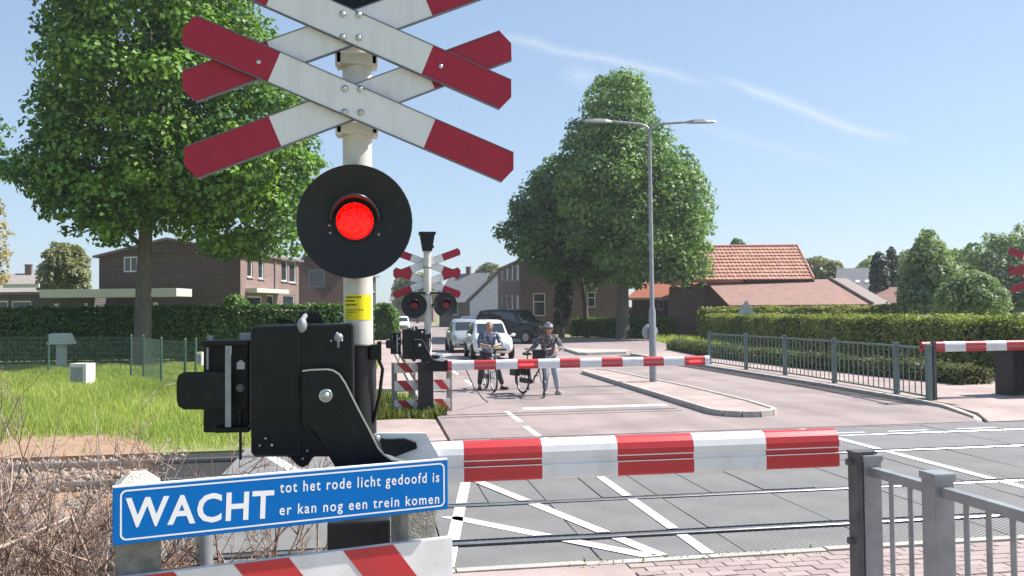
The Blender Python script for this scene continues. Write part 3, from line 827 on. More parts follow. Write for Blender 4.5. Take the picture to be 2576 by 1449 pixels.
# ------------------------------------------------------------------ crossing signals
def cross_pair(root, xs, zs, yf, L, w, ang, bolts=True, sgn=-1):
    """two stacked St Andrew's crosses; each board carries red ends (own meshes) and a dark folded edge"""
    for (xc, zc) in zip(xs, zs):
        for k, a in enumerate((-ang, ang)):
            y0 = yf + sgn * (0.030 if k == 0 else 0.0)
            M = Matrix.Translation(V(xc, y0, zc)) @ Matrix.Rotation(-a, 4, 'Y')
            hl = L / 2; tip = w * 0.40; rl = L * 0.265
            b = MB(); b.prism([(-hl + rl, -w), (hl - rl, -w), (hl - rl, w), (-hl + rl, w)], -0.009, 0.009, 0, M)
            bo = b.build('cross_board', [M_white], root)
            for s_ in (-1, 1):
                e = MB(); e.prism([(s_ * (hl - rl), -w), (s_ * (hl - tip), -w), (s_ * hl, 0), (s_ * (hl - tip), w), (s_ * (hl - rl), w)], -0.0092, 0.0092, 0, M)
                e.build('red_end', M_red, bo)
            rim = MB()
            for zz in (-w, w):
                p, q = M @ V(-hl + tip, 0.0, zz * 1.0), M @ V(hl - tip, 0.0, zz * 1.0)
                rim.beam(p, q, 0.026, 0.004)
            rim.build('folded_edge', M_edge, bo)
        if bolts:
            for bx in (-0.036, 0.036):
                for bz in (-0.054, 0.054):
                    c = MB(); yb = yf + sgn * 0.039
                    c.lathe((xc + bx, yb, zc + bz), (0, sgn, 0), [(0.017, 0), (0.017, 0.003), (0.0115, 0.003), (0.0115, 0.009), (0.006, 0.013), (0.0005, 0.0135)], 12)
                    c.build('bolt', M_steel, root)


def lamp_disc(root, c, r, lens_m, lr, hood=True, ny=-1, tilt=0.0):
    d = MB(); d.lathe(c, (tilt, ny, 0), [(0.0005, -0.02), (r * 0.97, -0.02), (r, -0.012), (r, 0.0), (r * 0.985, 0.004), (r * 0.97, 0.002), (0.0005, 0.002)], 48)
    do = d.build('backing_disc', M_black2, root)
    ax = V(tilt, ny, 0).normalized()
    h = MB(); h.lathe(V(*c) - ax * 0.0, -ax, [(lr * 1.15, 0.01), (lr * 1.1, 0.12), (lr * 0.6, 0.16), (0.001, 0.165)], 20)
    h.build('lamp_housing', M_black2, do)
    l_ = MB(); l_.lathe(c, ax, [(lr, 0.002), (lr, 0.008), (lr * 0.93, 0.016), (lr * 0.7, 0.026), (lr * 0.35, 0.033), (0.0005, 0.035)], 32)
    l_.build('lens', lens_m, do)
    ri = MB(); ri.lathe(c, ax, [(lr * 1.0, 0.003), (lr * 1.0, 0.014), (lr * 1.14, 0.014), (lr * 1.14, 0.003)], 32); ri.build('lens_ring', M_black2, do)
    if hood:
        ho = MB(); n = 20; P = []; rr = lr * 1.32; x = ax.cross(ZUP).normalized()
        for i in range(n + 1):
            t = math.pi * (i / n); reach = lr * (0.35 + 1.25 * math.sin(t) ** 1.2)
            dirv = x * math.cos(t) + ZUP * math.sin(t)
            for off, dr in ((0.002, 0.0), (reach, -0.004), (reach, 0.004), (0.002, 0.008)):
                P.append(V(*c) + dirv * (rr + dr) + ax * off - ZUP * lr * 0.05)
        F = []
        for i in range(n):
            for k in range(4): F.append((i * 4 + k, i * 4 + (k + 1) % 4, (i + 1) * 4 + (k + 1) % 4, (i + 1) * 4 + k))
        ho.add(P, F + [(0, 1, 2, 3), (n * 4 + 3, n * 4 + 2, n * 4 + 1, n * 4)], 0, True)
        ho.build('lamp_hood', M_hood, do)
    return do


NP = PY(900, 560, 4.13)
NB = V(NP.x, 4.13, 0)


def L(x, y, Yw):
    """pixel on the vertical plane Y=Yw, in the near barrier's own metres"""
    p = PY(x, y, Yw); return V(p.x - NB.x, p.y - NB.y, p.z)


sig = empty('crossing_signal', NB)
tag(sig, 'near crossing signal with double red and white cross and lit red lamp on black disc', 'crossing signal')
z0 = L(905, 880, 4.13).z
p_ = MB(); p_.tube([(0, 0, z0 - 0.25), (0, 0, 3.42)], 0.069, 32); p_.build('pole', M_pole, sig)
c1, c2 = L(883, 72, 4.01), L(888, 258, 4.01)
cross_pair(sig, [c1.x, c2.x], [c1.z, c2.z], -0.115, 1.615, 0.0755, R(22.3))
for yy in (158, 330, -20):
    q = L(898, yy, 4.13); b_ = MB()
    b_.box((0, -0.02, q.z), (0.19, 0.13, 0.055), bev=0.004); b_.box((-0.085, -0.065, q.z), (0.028, 0.04, 0.075), bev=0.003); b_.box((0.085, -0.065, q.z), (0.028, 0.04, 0.075), bev=0.003)
    b_.build('clamp', M_pole, sig)
for (px_, py_) in ((651, 157), (1109, 168)):
    q = L(px_, py_, 3.98); b_ = MB(); b_.lathe((q.x, -0.155, q.z), (0, -1, 0), [(0.011, 0), (0.011, 0.004), (0.006, 0.007), (0.0005, 0.0072)], 12); b_.build('rivet', M_steel, sig)
q = L(893, 557, 4.0)
lamp_disc(sig, (q.x, -0.135, q.z), 0.264, M_lens, 0.084)
for dx, dz in ((-0.112, -0.055), (0.108, -0.06), (-0.115, -0.02)):
    b_ = MB(); b_.lathe((q.x + dx, -0.1365, q.z + dz), (0, -1, 0), [(0.006, 0), (0.005, 0.005), (0.0005, 0.006)], 8); b_.build('screw', M_steel, sig)
# bell box on top, only its foot shows
bl = MB(); q = L(900, 10, 4.05)
bl.prism([(-0.105, q.z + 0.01), (0.0, q.z - 0.03), (0.105, q.z + 0.01), (0.15, q.z + 0.30), (-0.15, q.z + 0.30)], -0.08, 0.09); bl.build('bell_box', M_black, sig)
# yellow notice wrapped round the pole, with rows of unreadable print
za, zb = L(905, 741, 4.06).z, L(905, 805, 4.06).z
yl = MB(); n = 14; P = []
for i in range(n + 1):
    t = R(-152 + 122 * i / n)
    for z in (zb, za): P.append((math.cos(t) * 0.0703, math.sin(t) * 0.0703, z))
yl.add(P, [(2 * i, 2 * i + 2, 2 * i + 3, 2 * i + 1) for i in range(n)], 0, True)
yo = yl.build('notice', M_yellow, sig)
pr = MB()
for row, (fr, wd, th) in enumerate([(0.10, 0.62, 0.05), (0.24, 0.38, 0.05), (0.40, 0.45, 0.05), (0.60, 0.66, 0.03), (0.69, 0.45, 0.03), (0.80, 0.25, 0.02), (0.91, 0.12, 0.02)]):
    z = za + (zb - za) * fr; hh = (za - zb) * th / 2 * 1.3; u = 0.05
    while u < wd:
        du = rng.uniform(0.03, 0.09); t0, t1 = R(-150 + 120 * u), R(-150 + 120 * min(u + du, wd + 0.02))
        pr.add([(math.cos(t) * 0.0708, math.sin(t) * 0.0708, zz) for t, zz in ((t0, z - hh), (t1, z - hh), (t1, z + hh), (t0, z + hh))], [(0, 1, 2, 3)])
        u += du + 0.018
pr.build('print_rows', M_dash, yo)


# ------------------------------------------------------------------ barrier machines
def z2(x, y): return (402.5 + x / 3.0857, 724.5 + y / 3.0857)


def boom(root, xa, xb, yc, zc, cuts, first_red, hh=0.089, dep=0.052, lamps=()):
    prof = [(0, 1), (0.5, .93), (.86, .70), (1, .38), (1, .08), (.86, .04), (.86, -.22), (1, -.27), (1, -.90), (.82, -1)]
    prof = prof + [(-a, b) for a, b in prof[::-1] if a > 0]
    k = len(prof)
    bo = MB(); bo.tube([(xa, yc, zc), (xb, yc, zc)], dep * 0.55, 8); bo = bo.build('boom', M_boomwhite, root)
    edges = [xa] + list(cuts) + [xb]; red = first_red
    for a, b in zip(edges[:-1], edges[1:]):
        s_ = MB(); P = [(x, yc + p[0] * dep, zc + p[1] * hh) for x in (a, b) for p in prof]
        s_.add(P, [(i, (i + 1) % k, k + (i + 1) % k, k + i) for i in range(k)] + [tuple(range(k))[::-1], tuple(range(k, 2 * k))])
        s_.build('red_band' if red else 'white_band', M_boomred if red else M_boomwhite, bo)
        if red:
            st = MB()
            for sy in (-1, 1):
                for zz in (0.06, -0.245): st.box(((a + b) / 2, yc + sy * dep * 1.0, zc + zz * hh), (abs(b - a) * 0.996, 0.003, 0.004))
            st.build('pale_lip', M_boomwhite, bo)
        red = not red
    for (x, w_) in lamps:
        l_ = MB(); l_.box((x, yc - dep - 0.006, zc - 0.01), (w_, 0.014, 0.045), bev=0.004); l_.build('boom_lamp', M_boomlamp, bo)
    return bo


def machine(root, dz, boom_args, sleeve=None):
    Zo = V(0, 0, dz)
    def pl(pts, Yw): return [((L(*z2(x, y), Yw) + Zo).x, (L(*z2(x, y), Yw) + Zo).z) for x, y in pts]
    zt = L(905, 872, 4.13).z + dz
    c = MB(); c.tube([(0, 0, 0), (0, 0, zt)], 0.083, 28); c.lathe((0, 0, zt), (0, 0, 1), [(0.083, 0), (0.088, 0), (0.088, 0.012), (0.069, 0.012)], 28)
    c.build('column', M_col, root)
    c = MB(); c.box((0, 0, 0.5), (0.285, 0.26, 1.0), bev=0.012); c.box((0, 0, 0.015), (0.42, 0.40, 0.03)); c.build('pedestal', M_col, root)
    # main housing
    b = MB(); b.prism(pl([(712, 320), (735, 292), (1490, 276), (1502, 290), (1505, 1290), (1480, 1312), (1190, 1312), (1150, 1375), (1105, 1402), (1060, 1375), (1000, 1312), (740, 1312), (712, 1290)], 3.79), -0.34, -0.03)
    ho = b.build('housing', M_black, root, bevel=0.012)
    b = MB(); b.prism(pl([(706, 330), (726, 300), (1085, 290), (1085, 1300), (726, 1302), (706, 1280)], 3.78), -0.352, -0.3405); b.build('cover_panel', M_black, ho, bevel=0.006)
    b = MB(); q = L(*z2(1100, 290), 3.74) + Zo; b.ball((q.x, q.y + 0.02, q.z), 0.03, sc=(0.7, 0.7, 1.1), n=12, m=8); b.tube([(q.x, q.y + 0.03, q.z + 0.02), (q.x + 0.005, q.y + 0.12, q.z + 0.04)], 0.012, 8)
    b.build('cover_latch', M_galv, ho)
    b = MB(); b.prism(pl([(1060, 276), (1090, 200), (1160, 188), (1235, 192), (1275, 262), (1275, 276)], 3.95), -0.20, -0.19); b.prism(pl([(900, 276), (900, 240), (1010, 246), (1060, 276)], 3.95), -0.16, -0.15); b.build('lifting_lug', M_black, ho)
    for (x, y) in ((775, 1222), (820, 1167), (868, 1220), (1142, 1265), (1107, 1327), (1328, 410), (1372, 352), (1412, 408)):
        q = L(*z2(x, y), 3.78) + Zo; b = MB(); b.ball((q.x, (-0.353 if x < 1085 else -0.342), q.z), 0.0052, n=8, m=5); b.build('screw', M_steel, ho)
    q = L(*z2(1385, 385), 3.78) + Zo; b = MB(); b.lathe((q.x, -0.341, q.z), (0, -1, 0), [(0.02, 0), (0.018, 0.012), (0.001, 0.014)], 14); b.box((q.x, -0.357, q.z - 0.018), (0.008, 0.006, 0.05)); b.build('lock', M_galv, ho)
    # crank arm carrying the boom
    arm = [(1110, 645), (1180, 636), (1300, 632), (1345, 640), (1395, 672), (1440, 740), (1540, 940), (1640, 1130), (1690, 1235), (1735, 1290), (1800, 1335), (1880, 1350), (1960, 1356), (1960, 1392), (1560, 1400), (1370, 1395), (1290, 1260), (1210, 1110), (1110, 1040)]
    b = MB(); b.prism(pl(arm, 3.74), -0.42, -0.395); ao = b.build('crank_arm', M_black, root, bevel=0.004)
    e = MB(); ed_ = pl(arm[:13], 3.74)
    for (xa, za), (xb, zb_) in zip(ed_[:-1], ed_[1:]): e.beam((xa, -0.4075, za + 0.002), (xb, -0.4075, zb_ + 0.002), 0.034, 0.005)
    e.build('steel_edge', M_steel, ao)
    e = MB(); rb = pl([(1130, 665), (1140, 770), (1280, 760)], 3.74)
    for (xa, za), (xb, zb_) in zip(rb[:-1], rb[1:]): e.beam((xa, -0.4215, za), (xb, -0.4215, zb_), 0.006, 0.006)
    rb = pl([(1110, 1040), (1310, 1280)], 3.74); e.beam((rb[0][0], -0.4215, rb[0][1]), (rb[1][0], -0.4215, rb[1][1]), 0.008, 0.012)
    rb = pl([(1330, 880), (1620, 1150)], 3.74); e.beam((rb[0][0], -0.4215, rb[0][1]), (rb[1][0], -0.4215, rb[1][1]), 0.008, 0.012)
    e.build('rib', M_black, ao)
    q = L(*z2(1287, 835), 3.71) + Zo; b = MB(); b.lathe((q.x, -0.42, q.z), (0, -1, 0), [(0.0285, 0), (0.0285, 0.006), (0.021, 0.008), (0.021, 0.006), (0.014, 0.006), (0.014, 0.02), (0.001, 0.022)], 24); b.build('pivot', M_steel, ao)
    # counterweight side
    b = MB(); b.prism(pl([(352, 425), (705, 425), (705, 1112), (352, 1112)], 3.98), -0.20, -0.06); co = b.build('counterweight_case', M_black, root, bevel=0.008)
    b = MB(); b.prism(pl([(135, 720), (150, 675), (190, 650), (520, 650), (520, 940), (190, 940), (150, 915), (135, 870)], 3.86), -0.29, -0.265); b.build('counterweight', M_black, co, bevel=0.004)
    b = MB(); b.prism(pl([(512, 450), (556, 450), (556, 1075), (512, 1075)], 3.84), -0.31, -0.295); b.build('steel_strut', M_galv, co)
    b = MB(); b.prism(pl([(338, 405), (710, 405), (710, 440), (338, 440)], 3.93), -0.28, -0.04); b.build('frame_ledge', M_black, co, bevel=0.004); b = MB(); b.prism(pl([(450, 1068), (710, 1060), (710, 1100), (450, 1108)], 3.93), -0.28, -0.04); b.build('frame_ledge', M_black, co, bevel=0.004)
    b = MB(); b.prism(pl([(365, 370), (400, 370), (400, 405), (365, 405)], 3.93), -0.2, -0.16); b.prism(pl([(618, 350), (705, 350), (705, 405), (618, 405)], 3.93), -0.2, -0.12); b.build('top_fitting', M_galv, co)
    b = MB(); b.prism(pl([(372, 460), (388, 460), (388, 630), (372, 630)], 3.9), -0.265, -0.25); b.build('rod', M_galv, co)
    q = L(*z2(628, 595), 3.93) + Zo; b = MB(); b.prism([(q.x - 0.017, q.z - 0.02), (q.x + 0.017, q.z - 0.02), (q.x + 0.017, q.z + 0.008), (q.x, q.z + 0.022), (q.x - 0.017, q.z + 0.008)], -0.205, -0.2015); b.build('sticker', M_white, co)
    q = L(*z2(625, 775), 3.93) + Zo; b = MB(); b.lathe((q.x, -0.20, q.z), (0, -1, 0), [(0.019, 0), (0.017, 0.008), (0.001, 0.01)], 16); b.build('plug', M_galv, co)
    qa, qb = L(*z2(627, 950), 3.93) + Zo, L(*z2(627, 1330), 3.93) + Zo
    b = MB(); b.tube([(qa.x, -0.21, qa.z), (qb.x, -0.21, qb.z)], 0.0065, 8); b.tube([(qa.x - 0.025, -0.21, qa.z), (qa.x + 0.025, -0.21, qa.z)], 0.005, 6); b.build('pull_rod', M_col, co)
    # clamp and cable on the column
    q = L(938, 885, 4.1) + Zo
    b = MB(); b.box((q.x + 0.01, -0.03, q.z), (0.05, 0.10, 0.07), bev=0.006); b.box((q.x + 0.03, -0.06, q.z + 0.005), (0.02, 0.02, 0.09)); b.tube([(q.x + 0.02, -0.06, q.z - 0.02), (q.x + 0.045, -0.06, q.z - 0.08), (q.x + 0.03, -0.05, q.z - 0.2), (q.x + 0.0, -0.05, q.z - 0.33)], 0.008, 8)
    b.build('cable_clamp', M_black, root)
    # boom holder
    b = MB(); b.prism(pl([(1660, 1130), (1700, 1118), (2060, 1118), (2165, 1310), (2130, 1345), (2010, 1352), (1830, 1310), (1690, 1240)], 3.82), -0.345, -0.325); b.build('boom_holder', M_boomwhite, ao)
    b = MB(); b.prism(pl([(1700, 1155), (1760, 1165), (1900, 1160), (1985, 1190), (1995, 1235), (1830, 1298), (1735, 1275)], 3.80), -0.37, -0.346); b.build('shear_plate', M_black, ao, bevel=0.003)
    q = L(*z2(1685, 1160), 3.78) + Zo; b = MB(); b.lathe((q.x, -0.372, q.z), (0, -1, 0), [(0.014, 0), (0.014, 0.01), (0.001, 0.011)], 12); b.build('holder_bolt', M_steel, ao)
    if sleeve:
        b = MB(); b.box(((sleeve[0] + sleeve[1]) / 2, boom_args[2], boom_args[3]), (sleeve[1] - sleeve[0], 0.13, 0.21), bev=0.01); b.build('boom_socket', M_black, ao)
    return boom(root, *boom_args)


BY = 3.86
bz = (L(1165, 1163, BY).z + L(2110, 1119, BY).z) / 2
cuts = [L(x, 1160, BY - 0.05).x for x in (1167, 1364, 1554, 1746, 1928)]
bar = empty('barrier_machine', NB)
tag(bar, 'black barrier machine by the blue sign with lowered red and white boom', 'barrier')
machine(bar, 0.0, (L(1085, 1160, BY - 0.05).x, L(2111, 1120, BY - 0.05).x, BY - NB.y, bz, cuts, False))

# the far barrier and its signal
FB = V(0.98, 16.62, 0)
fbar = empty('barrier_machine', FB)
tag(fbar, 'black barrier machine with boom lowered in front of the cyclists', 'barrier')
fx = lambda x: (PY(x, 915, FB.y - 0.27).x - FB.x)
machine(fbar, -0.26, (fx(1118), fx(1784), -0.27, PY(1400, 914, FB.y - 0.3).z, [fx(v) for v in (1136, 1192, 1247, 1301, 1353, 1407, 1458, 1512, 1565, 1617, 1668, 1720, 1772)], True, 0.092, 0.052, [((fx(1308) + fx(1338)) / 2, 0.28), ((fx(1730) + fx(1762)) / 2, 0.24)]), sleeve=(fx(1082), fx(1126)))


def far_signal(loc, label, lamps=True, rz=0.0):
    r_ = empty('crossing_signal', loc, rz); tag(r_, label, 'crossing signal')
    Yw = FB.y + 0.25
    zz = lambda y: PY(1075, y, Yw).z
    b = MB(); b.tube([(0, 0, 0), (0, 0, zz(626))], 0.074, 20); b.build('pole', M_pole, r_)
    cross_pair(r_, [0, 0], [zz(662), zz(711)], 0.10, 1.42, 0.072, R(20.5), bolts=False, sgn=1)
    for y in (672, 740):
        b = MB(); b.lathe((0, 0, zz(y)), (0, 0, 1), [(0.074, -0.02), (0.082, -0.02), (0.082, 0.02), (0.074, 0.02)], 20); b.build('clamp', M_galv, r_)
    b = MB(); za = zz(632); b.prism([(-0.09, za), (0.09, za), (0.145, za + 0.33), (-0.145, za + 0.33)], -0.13, 0.13); b.box((0, 0, za + 0.35), (0.33, 0.30, 0.05), bev=0.01); b.box((0.09, -0.14, za + 0.08), (0.07, 0.04, 0.05)); b.build('bell_box', M_black, r_, bevel=0.006)
    if lamps:
        zc = zz(768); b = MB(); b.tube([(-0.36, -0.05, zc + 0.24), (0.40, -0.05, zc + 0.24)], 0.022, 8); b.tube([(-0.27, 0, zc), (0.34, 0, zc)], 0.03, 8); b.build('lamp_bracket', M_black2, r_)
        lamp_disc(r_, (-0.27, -0.10, zc), 0.25, M_lensoff, 0.09, tilt=0.0)
        lamp_disc(r_, (0.34, -0.10, zc + 0.01), 0.25, M_lensoff, 0.09, tilt=0.30)
    return r_


far_signal(PY(1076, 800, FB.y + 0.25) * 1.0 * V(1, 1, 0) if False else V(PY(1076, 800, FB.y + 0.25).x, FB.y + 0.25, 0), 'far crossing signal with double cross, two unlit lamps and bell box, behind the cyclists barrier')
# the pedestrian barrier on the right, mirrored, and its signal
RB = V(14.15, 15.9, 0)
rbar = empty('barrier_machine', RB, math.pi)
tag(rbar, 'barrier machine at the hedge with boom reaching towards the grey green railing', 'barrier')
rx = lambda x: -(PY(x, 872, RB.y + 0.0).x - RB.x)
zb_ = PY(2450, 872, RB.y).z
machine(rbar, -0.12, (0.35, rx(2338), -0.27, zb_, sorted([rx(v) for v in (2395, 2448, 2500, 2552, 2604, 2656)]), True, 0.105, 0.055))
far_signal(V(PY(2622, 800, 16.4).x, 16.4, 0), 'crossing signal standing beside the right hand hedge, only red cross tips showing', lamps=False)

cbn = empty('relay_cabinet', V(13.62, 16.5, 0), R(4)); tag(cbn, 'dark steel cabinet under the right hand boom in front of the hedge', 'cabinet')
b_ = MB(); b_.box((0.15, 0, 0.55), (0.85, 0.5, 1.0), bev=0.015); b_.build('body', M_col, cbn)
b_ = MB(); b_.box((0.15, 0, 1.07), (0.93, 0.58, 0.05), bev=0.012); b_.build('lid', M_col, cbn)
b_ = MB(); b_.box((0.15, -0.255, 0.55), (0.72, 0.012, 0.86), bev=0.004); do_ = b_.build('door', M_black2, cbn)
b_ = MB(); b_.box((0.44, -0.275, 0.6), (0.03, 0.03, 0.12), bev=0.006); b_.build('handle', M_galv, do_)
b_ = MB(); b_.box((0.15, 0, 0.03), (0.95, 0.6, 0.07)); b_.build('plinth', M_concdark, cbn)

# ------------------------------------------------------------------ blue sign on its board fence
SA, SB = PD(283, 1290, 3.02), PD(1127, 1228, 3.53)
SO = V(SA.x, SA.y, 0); SE = V(SB.x - SA.x, SB.y - SA.y, 0); SW = SE.length; SE.normalize(); SN = V(SE.y, -SE.x, 0)


def SP(x, y):
    d = ray(x, y); t = (SO - CPOS).dot(SN) / d.dot(SN); p = CPOS + d * t
    return (p - SO).dot(SE), p.z


SM = Matrix(((SE.x, -SN.x, 0, SO.x), (SE.y, -SN.y, 0, SO.y), (0, 0, 1, 0), (0, 0, 0, 1)))   # local x along the board, y away from the viewer
zT = (SP(283, 1218)[1] + SP(1127, 1166)[1]) / 2; zB = (SP(283, 1363)[1] + SP(1127, 1290)[1]) / 2
srz = math.atan2(SE.y, SE.x)
sg = empty('warning_sign', (SO.x, SO.y, 0), srz)
tag(sg, 'blue sign reading WACHT with white lettering on concrete posts', 'sign')
b_ = MB(); b_.box((SW / 2, 0.016, (zT + zB) / 2), (SW, 0.03, zT - zB), bev=0.003); b_.build('sign_board', M_blue, sg)


def rrect(x0, x1, z0_, z1_, r, n=6):
    P = []
    for cx_, cz_, a0 in ((x1 - r, z1_ - r, 0), (x0 + r, z1_ - r, 90), (x0 + r, z0_ + r, 180), (x1 - r, z0_ + r, 270)):
        for i in range(n + 1):
            t = R(a0 + 90 * i / n); P.append((cx_ + r * math.cos(t), cz_ + r * math.sin(t)))
    return P


m1, t1 = 0.014, 0.006
o1 = rrect(m1 + 0.01, SW - m1, zB + m1, zT - m1 * 0.7, 0.022); i1 = rrect(m1 + 0.01 + t1, SW - m1 - t1, zB + m1 + t1, zT - m1 * 0.7 - t1, 0.017)
b_ = MB(); n = len(o1); P = [(x, 0.0004, z) for x, z in o1] + [(x, 0.0004, z) for x, z in i1]
b_.add(P, [(k, (k + 1) % n, n + (k + 1) % n, n + k) for k in range(n)]); b_.build('border_line', M_print, sg)
b_ = MB(); b_.beam((0, 0.012, zT + 0.003), (SW, 0.012, zT + 0.003), 0.022, 0.005); b_.build('top_flange', M_print, sg)


def lett(name, body, xl, xr, yb, capy, bold, spacing=1.0):
    u0, zb0 = SP(xl, yb[0]); u1, zb1 = SP(xr, yb[1]); _, zc = SP(xl, capy)
    cap = zc - zb0; size = cap / 0.72
    Mx = Matrix.Translation(V(u0, 0.0005, zb0)) @ Matrix.Rotation(R(90), 4, 'X') @ Matrix.Rotation(math.atan2(zb1 - zb0, u1 - u0), 4, 'Z')
    return text_mesh(name, body, size, M_print, sg, Mx, bold * size, spacing, u1 - u0, 9 if body == 'WACHT' else 0.2)


lett('lettering', 'WACHT', 313, 688, (1326, 1301), 1252, 0.022, 1.08)
lett('lettering', 'tot het rode licht gedoofd is', 704, 1105, (1240, 1212), 1212, 0.012, 1.22)
lett('lettering', 'er kan nog een trein komen', 703, 1105, (1296, 1266), 1269, 0.012, 1.22)
# concrete posts, steel post, striped board, chain link
def sworld(u, v=0.0): return SO + SE * u - SN * v


for k, (xl, xr) in enumerate(((300, 395), (1021, 1110))):
    u = (SP(xl, 1390)[0] + SP(xr, 1390)[0]) / 2; p = sworld(u, 0.14); po = empty('concrete_post', p, srz)
    tag(po, 'concrete post with pyramid top behind the %s' % ('W of the blue sign' if k == 0 else 'end of the blue sign by the boom'), 'post', 'concrete posts behind the blue sign')
    zt = 1.325 if k == 0 else 1.22
    b_ = MB(); b_.box((0, 0, zt / 2), (0.155, 0.15, zt), bev=0.008); b_.build('shaft', M_concdark, po)
    b_ = MB(); w2 = 0.0775; b_.add([(-w2, -w2, zt), (w2, -w2, zt), (w2, w2, zt), (-w2, w2, zt), (-w2 * .35, -w2 * .3, zt + 0.045), (w2 * .35, -w2 * .3, zt + 0.045), (w2 * .35, w2 * .3, zt + 0.045), (-w2 * .35, w2 * .3, zt + 0.045)],
                       [(0, 1, 5, 4), (1, 2, 6, 5), (2, 3, 7, 6), (3, 0, 4, 7), (4, 5, 6, 7), (3, 2, 1, 0)]); b_.build('cap', mat('pale_concrete', (0.62, 0.58, 0.50), (0.45, 0.42, 0.36), rough=0.95, scale=30, bump=0.6, bscale=120) if k == 0 else M_concdark, po)
u = SP(527, 1390)[0]; p = sworld(u, 0.22); b_ = MB(); b_.tube([(0, 0, 0), (0, 0, 1.16)], 0.031, 16); b_.lathe((0, 0, 1.16), (0, 0, 1), [(0.034, 0), (0.034, 0.015), (0.001, 0.02)], 16)
o_ = b_.build('fence_post', M_galv, None, p); tag(o_, 'grey steel tube post under the blue sign holding chain link', 'post')
cl = empty('chain_link_fence', sworld(0.03, 0.2), srz); tag(cl, 'dark wire chain link fence below the W of the blue sign', 'fence')
w_ = MB(); Wc = u - 0.03; Hc = 1.06; st_ = 0.055; nd = int((Wc + Hc) / st_)
for i in range(nd + 1):
    s_ = i * st_
    a = (s_, 0) if s_ <= Wc else (Wc, s_ - Wc); c_ = (0, s_) if s_ <= Hc else (s_ - Hc, Hc)
    w_.tube([(a[0], 0, a[1]), (c_[0], 0.003, c_[1])], 0.0022, 4, cap=False); w_.tube([(Wc - a[0], 0.003, a[1]), (Wc - c_[0], 0, c_[1])], 0.0022, 4, cap=False)
o_ = w_.build('wire_mesh', M_rust, cl); o_['kind'] = 'stuff'
w_ = MB(); w_.tube([(0, 0, 0.98), (Wc, 0, 0.98)], 0.0035, 6); w_.build('tension_wire', M_rust, cl); w_ = MB(); w_.tube([(0, 0, 0.5), (Wc, 0, 0.5)], 0.0035, 6); w_.build('tension_wire', M_rust, cl)
# striped board
stb = empty('striped_board', sworld(-0.02, 0.05), srz); tag(stb, 'red and white striped fence board under the blue sign', 'fence board')
zt = (SP(283, 1446)[1] + SP(1127, 1373)[1]) / 2
b_ = MB(); b_.box((SW / 2 + 0.02, 0.0, zt - 0.14), (SW + 0.06, 0.03, 0.28), bev=0.003); bo = b_.build('plank', M_boomwhite, stb)
for x0, x1 in ((300, 438), (590, 730), (868, 995)):
    ua, ub = SP(x0, 1420)[0], SP(x1, 1420)[0]
    b_ = MB(); sh = 0.20; b_.prism([(ua + 0.02, zt - 0.001), (ub + 0.02, zt - 0.001), (ub + sh + 0.02, zt - 0.279), (ua + sh + 0.02, zt - 0.279)], -0.0175, -0.0152); b_.build('red_stripe', M_boomred, bo)

# ------------------------------------------------------------------ railings
def railing(name, label, pts, h, bar_step, pw, m, m_post, cap=True):
    rt = empty(name, V(*pts[0], 0)); o = V(*pts[0], 0); tag(rt, label, 'railing')
    for p in pts:
        b = MB(); q = V(*p, 0) - o
        b.box(q + V(0, 0, h / 2), (pw, pw, h), bev=0.004); po = b.build('post', m_post, rt)
        b = MB(); b.box(q + V(0, 0, h + 0.012), (pw * 1.16, pw * 1.16, 0.034), bev=0.008); b.build('post_cap', m_post, po)
    for a, b2 in zip(pts[:-1], pts[1:]):
        A, B = V(*a, 0) - o, V(*b2, 0) - o; d = (B - A).normalized(); Ls = (B - A).length
        for z, hh in ((h - 0.055, 0.045), (0.13, 0.035)):
            b = MB(); b.beam(A + d * pw / 2 + V(0, 0, z), B - d * pw / 2 + V(0, 0, z), 0.045, hh); b.build('rail', m, rt)
        n = max(1, int(round((Ls - pw) / bar_step)) - 1)
        for i in range(n):
            p = A + d * (pw / 2 + (Ls - pw) * (i + 1) / (n + 1)); b = MB(); b.tube([p + V(0, 0, 0.14), p + V(0, 0, h - 0.075)], 0.0125, 8, cap=False); b.build('bar', m, rt)
    return rt


nr = railing('railing', 'near galvanised railing at the tip of the nearest boom', [(2.53, 4.12), (2.56, 3.60), (2.62, 1.9)], 1.165, 0.13, 0.098, M_galv, M_galv)
b_ = MB(); b_.box((-0.072, -0.005, 0.6), (0.03, 0.085, 1.22)); b_.box((-0.10, 0, 1.155), (0.03, 0.03, 0.03)); b_.box((-0.1, 0, 0.75), (0.03, 0.03, 0.03)); b_.box((-0.03, 0, 1.205), (0.12, 0.09, 0.012)); b_.build('boom_stop', M_stop, nr)
fr = railing('railing', 'long green grey railing along the right kerb beyond the crossing', [(11.60, 28.5), (11.63, 25.6), (11.68, 23.1), (11.58, 20.25), (11.40, 17.35), (11.22, 15.97)], 1.17, 0.235, 0.10, M_galvgreen, M_galvgreen)
b_ = MB(); b_.box((11.22 - 11.6 + 0.115, 15.97 - 28.5, 0.63), (0.06, 0.10, 1.26)); b_.build('boom_stop', M_stop, fr)

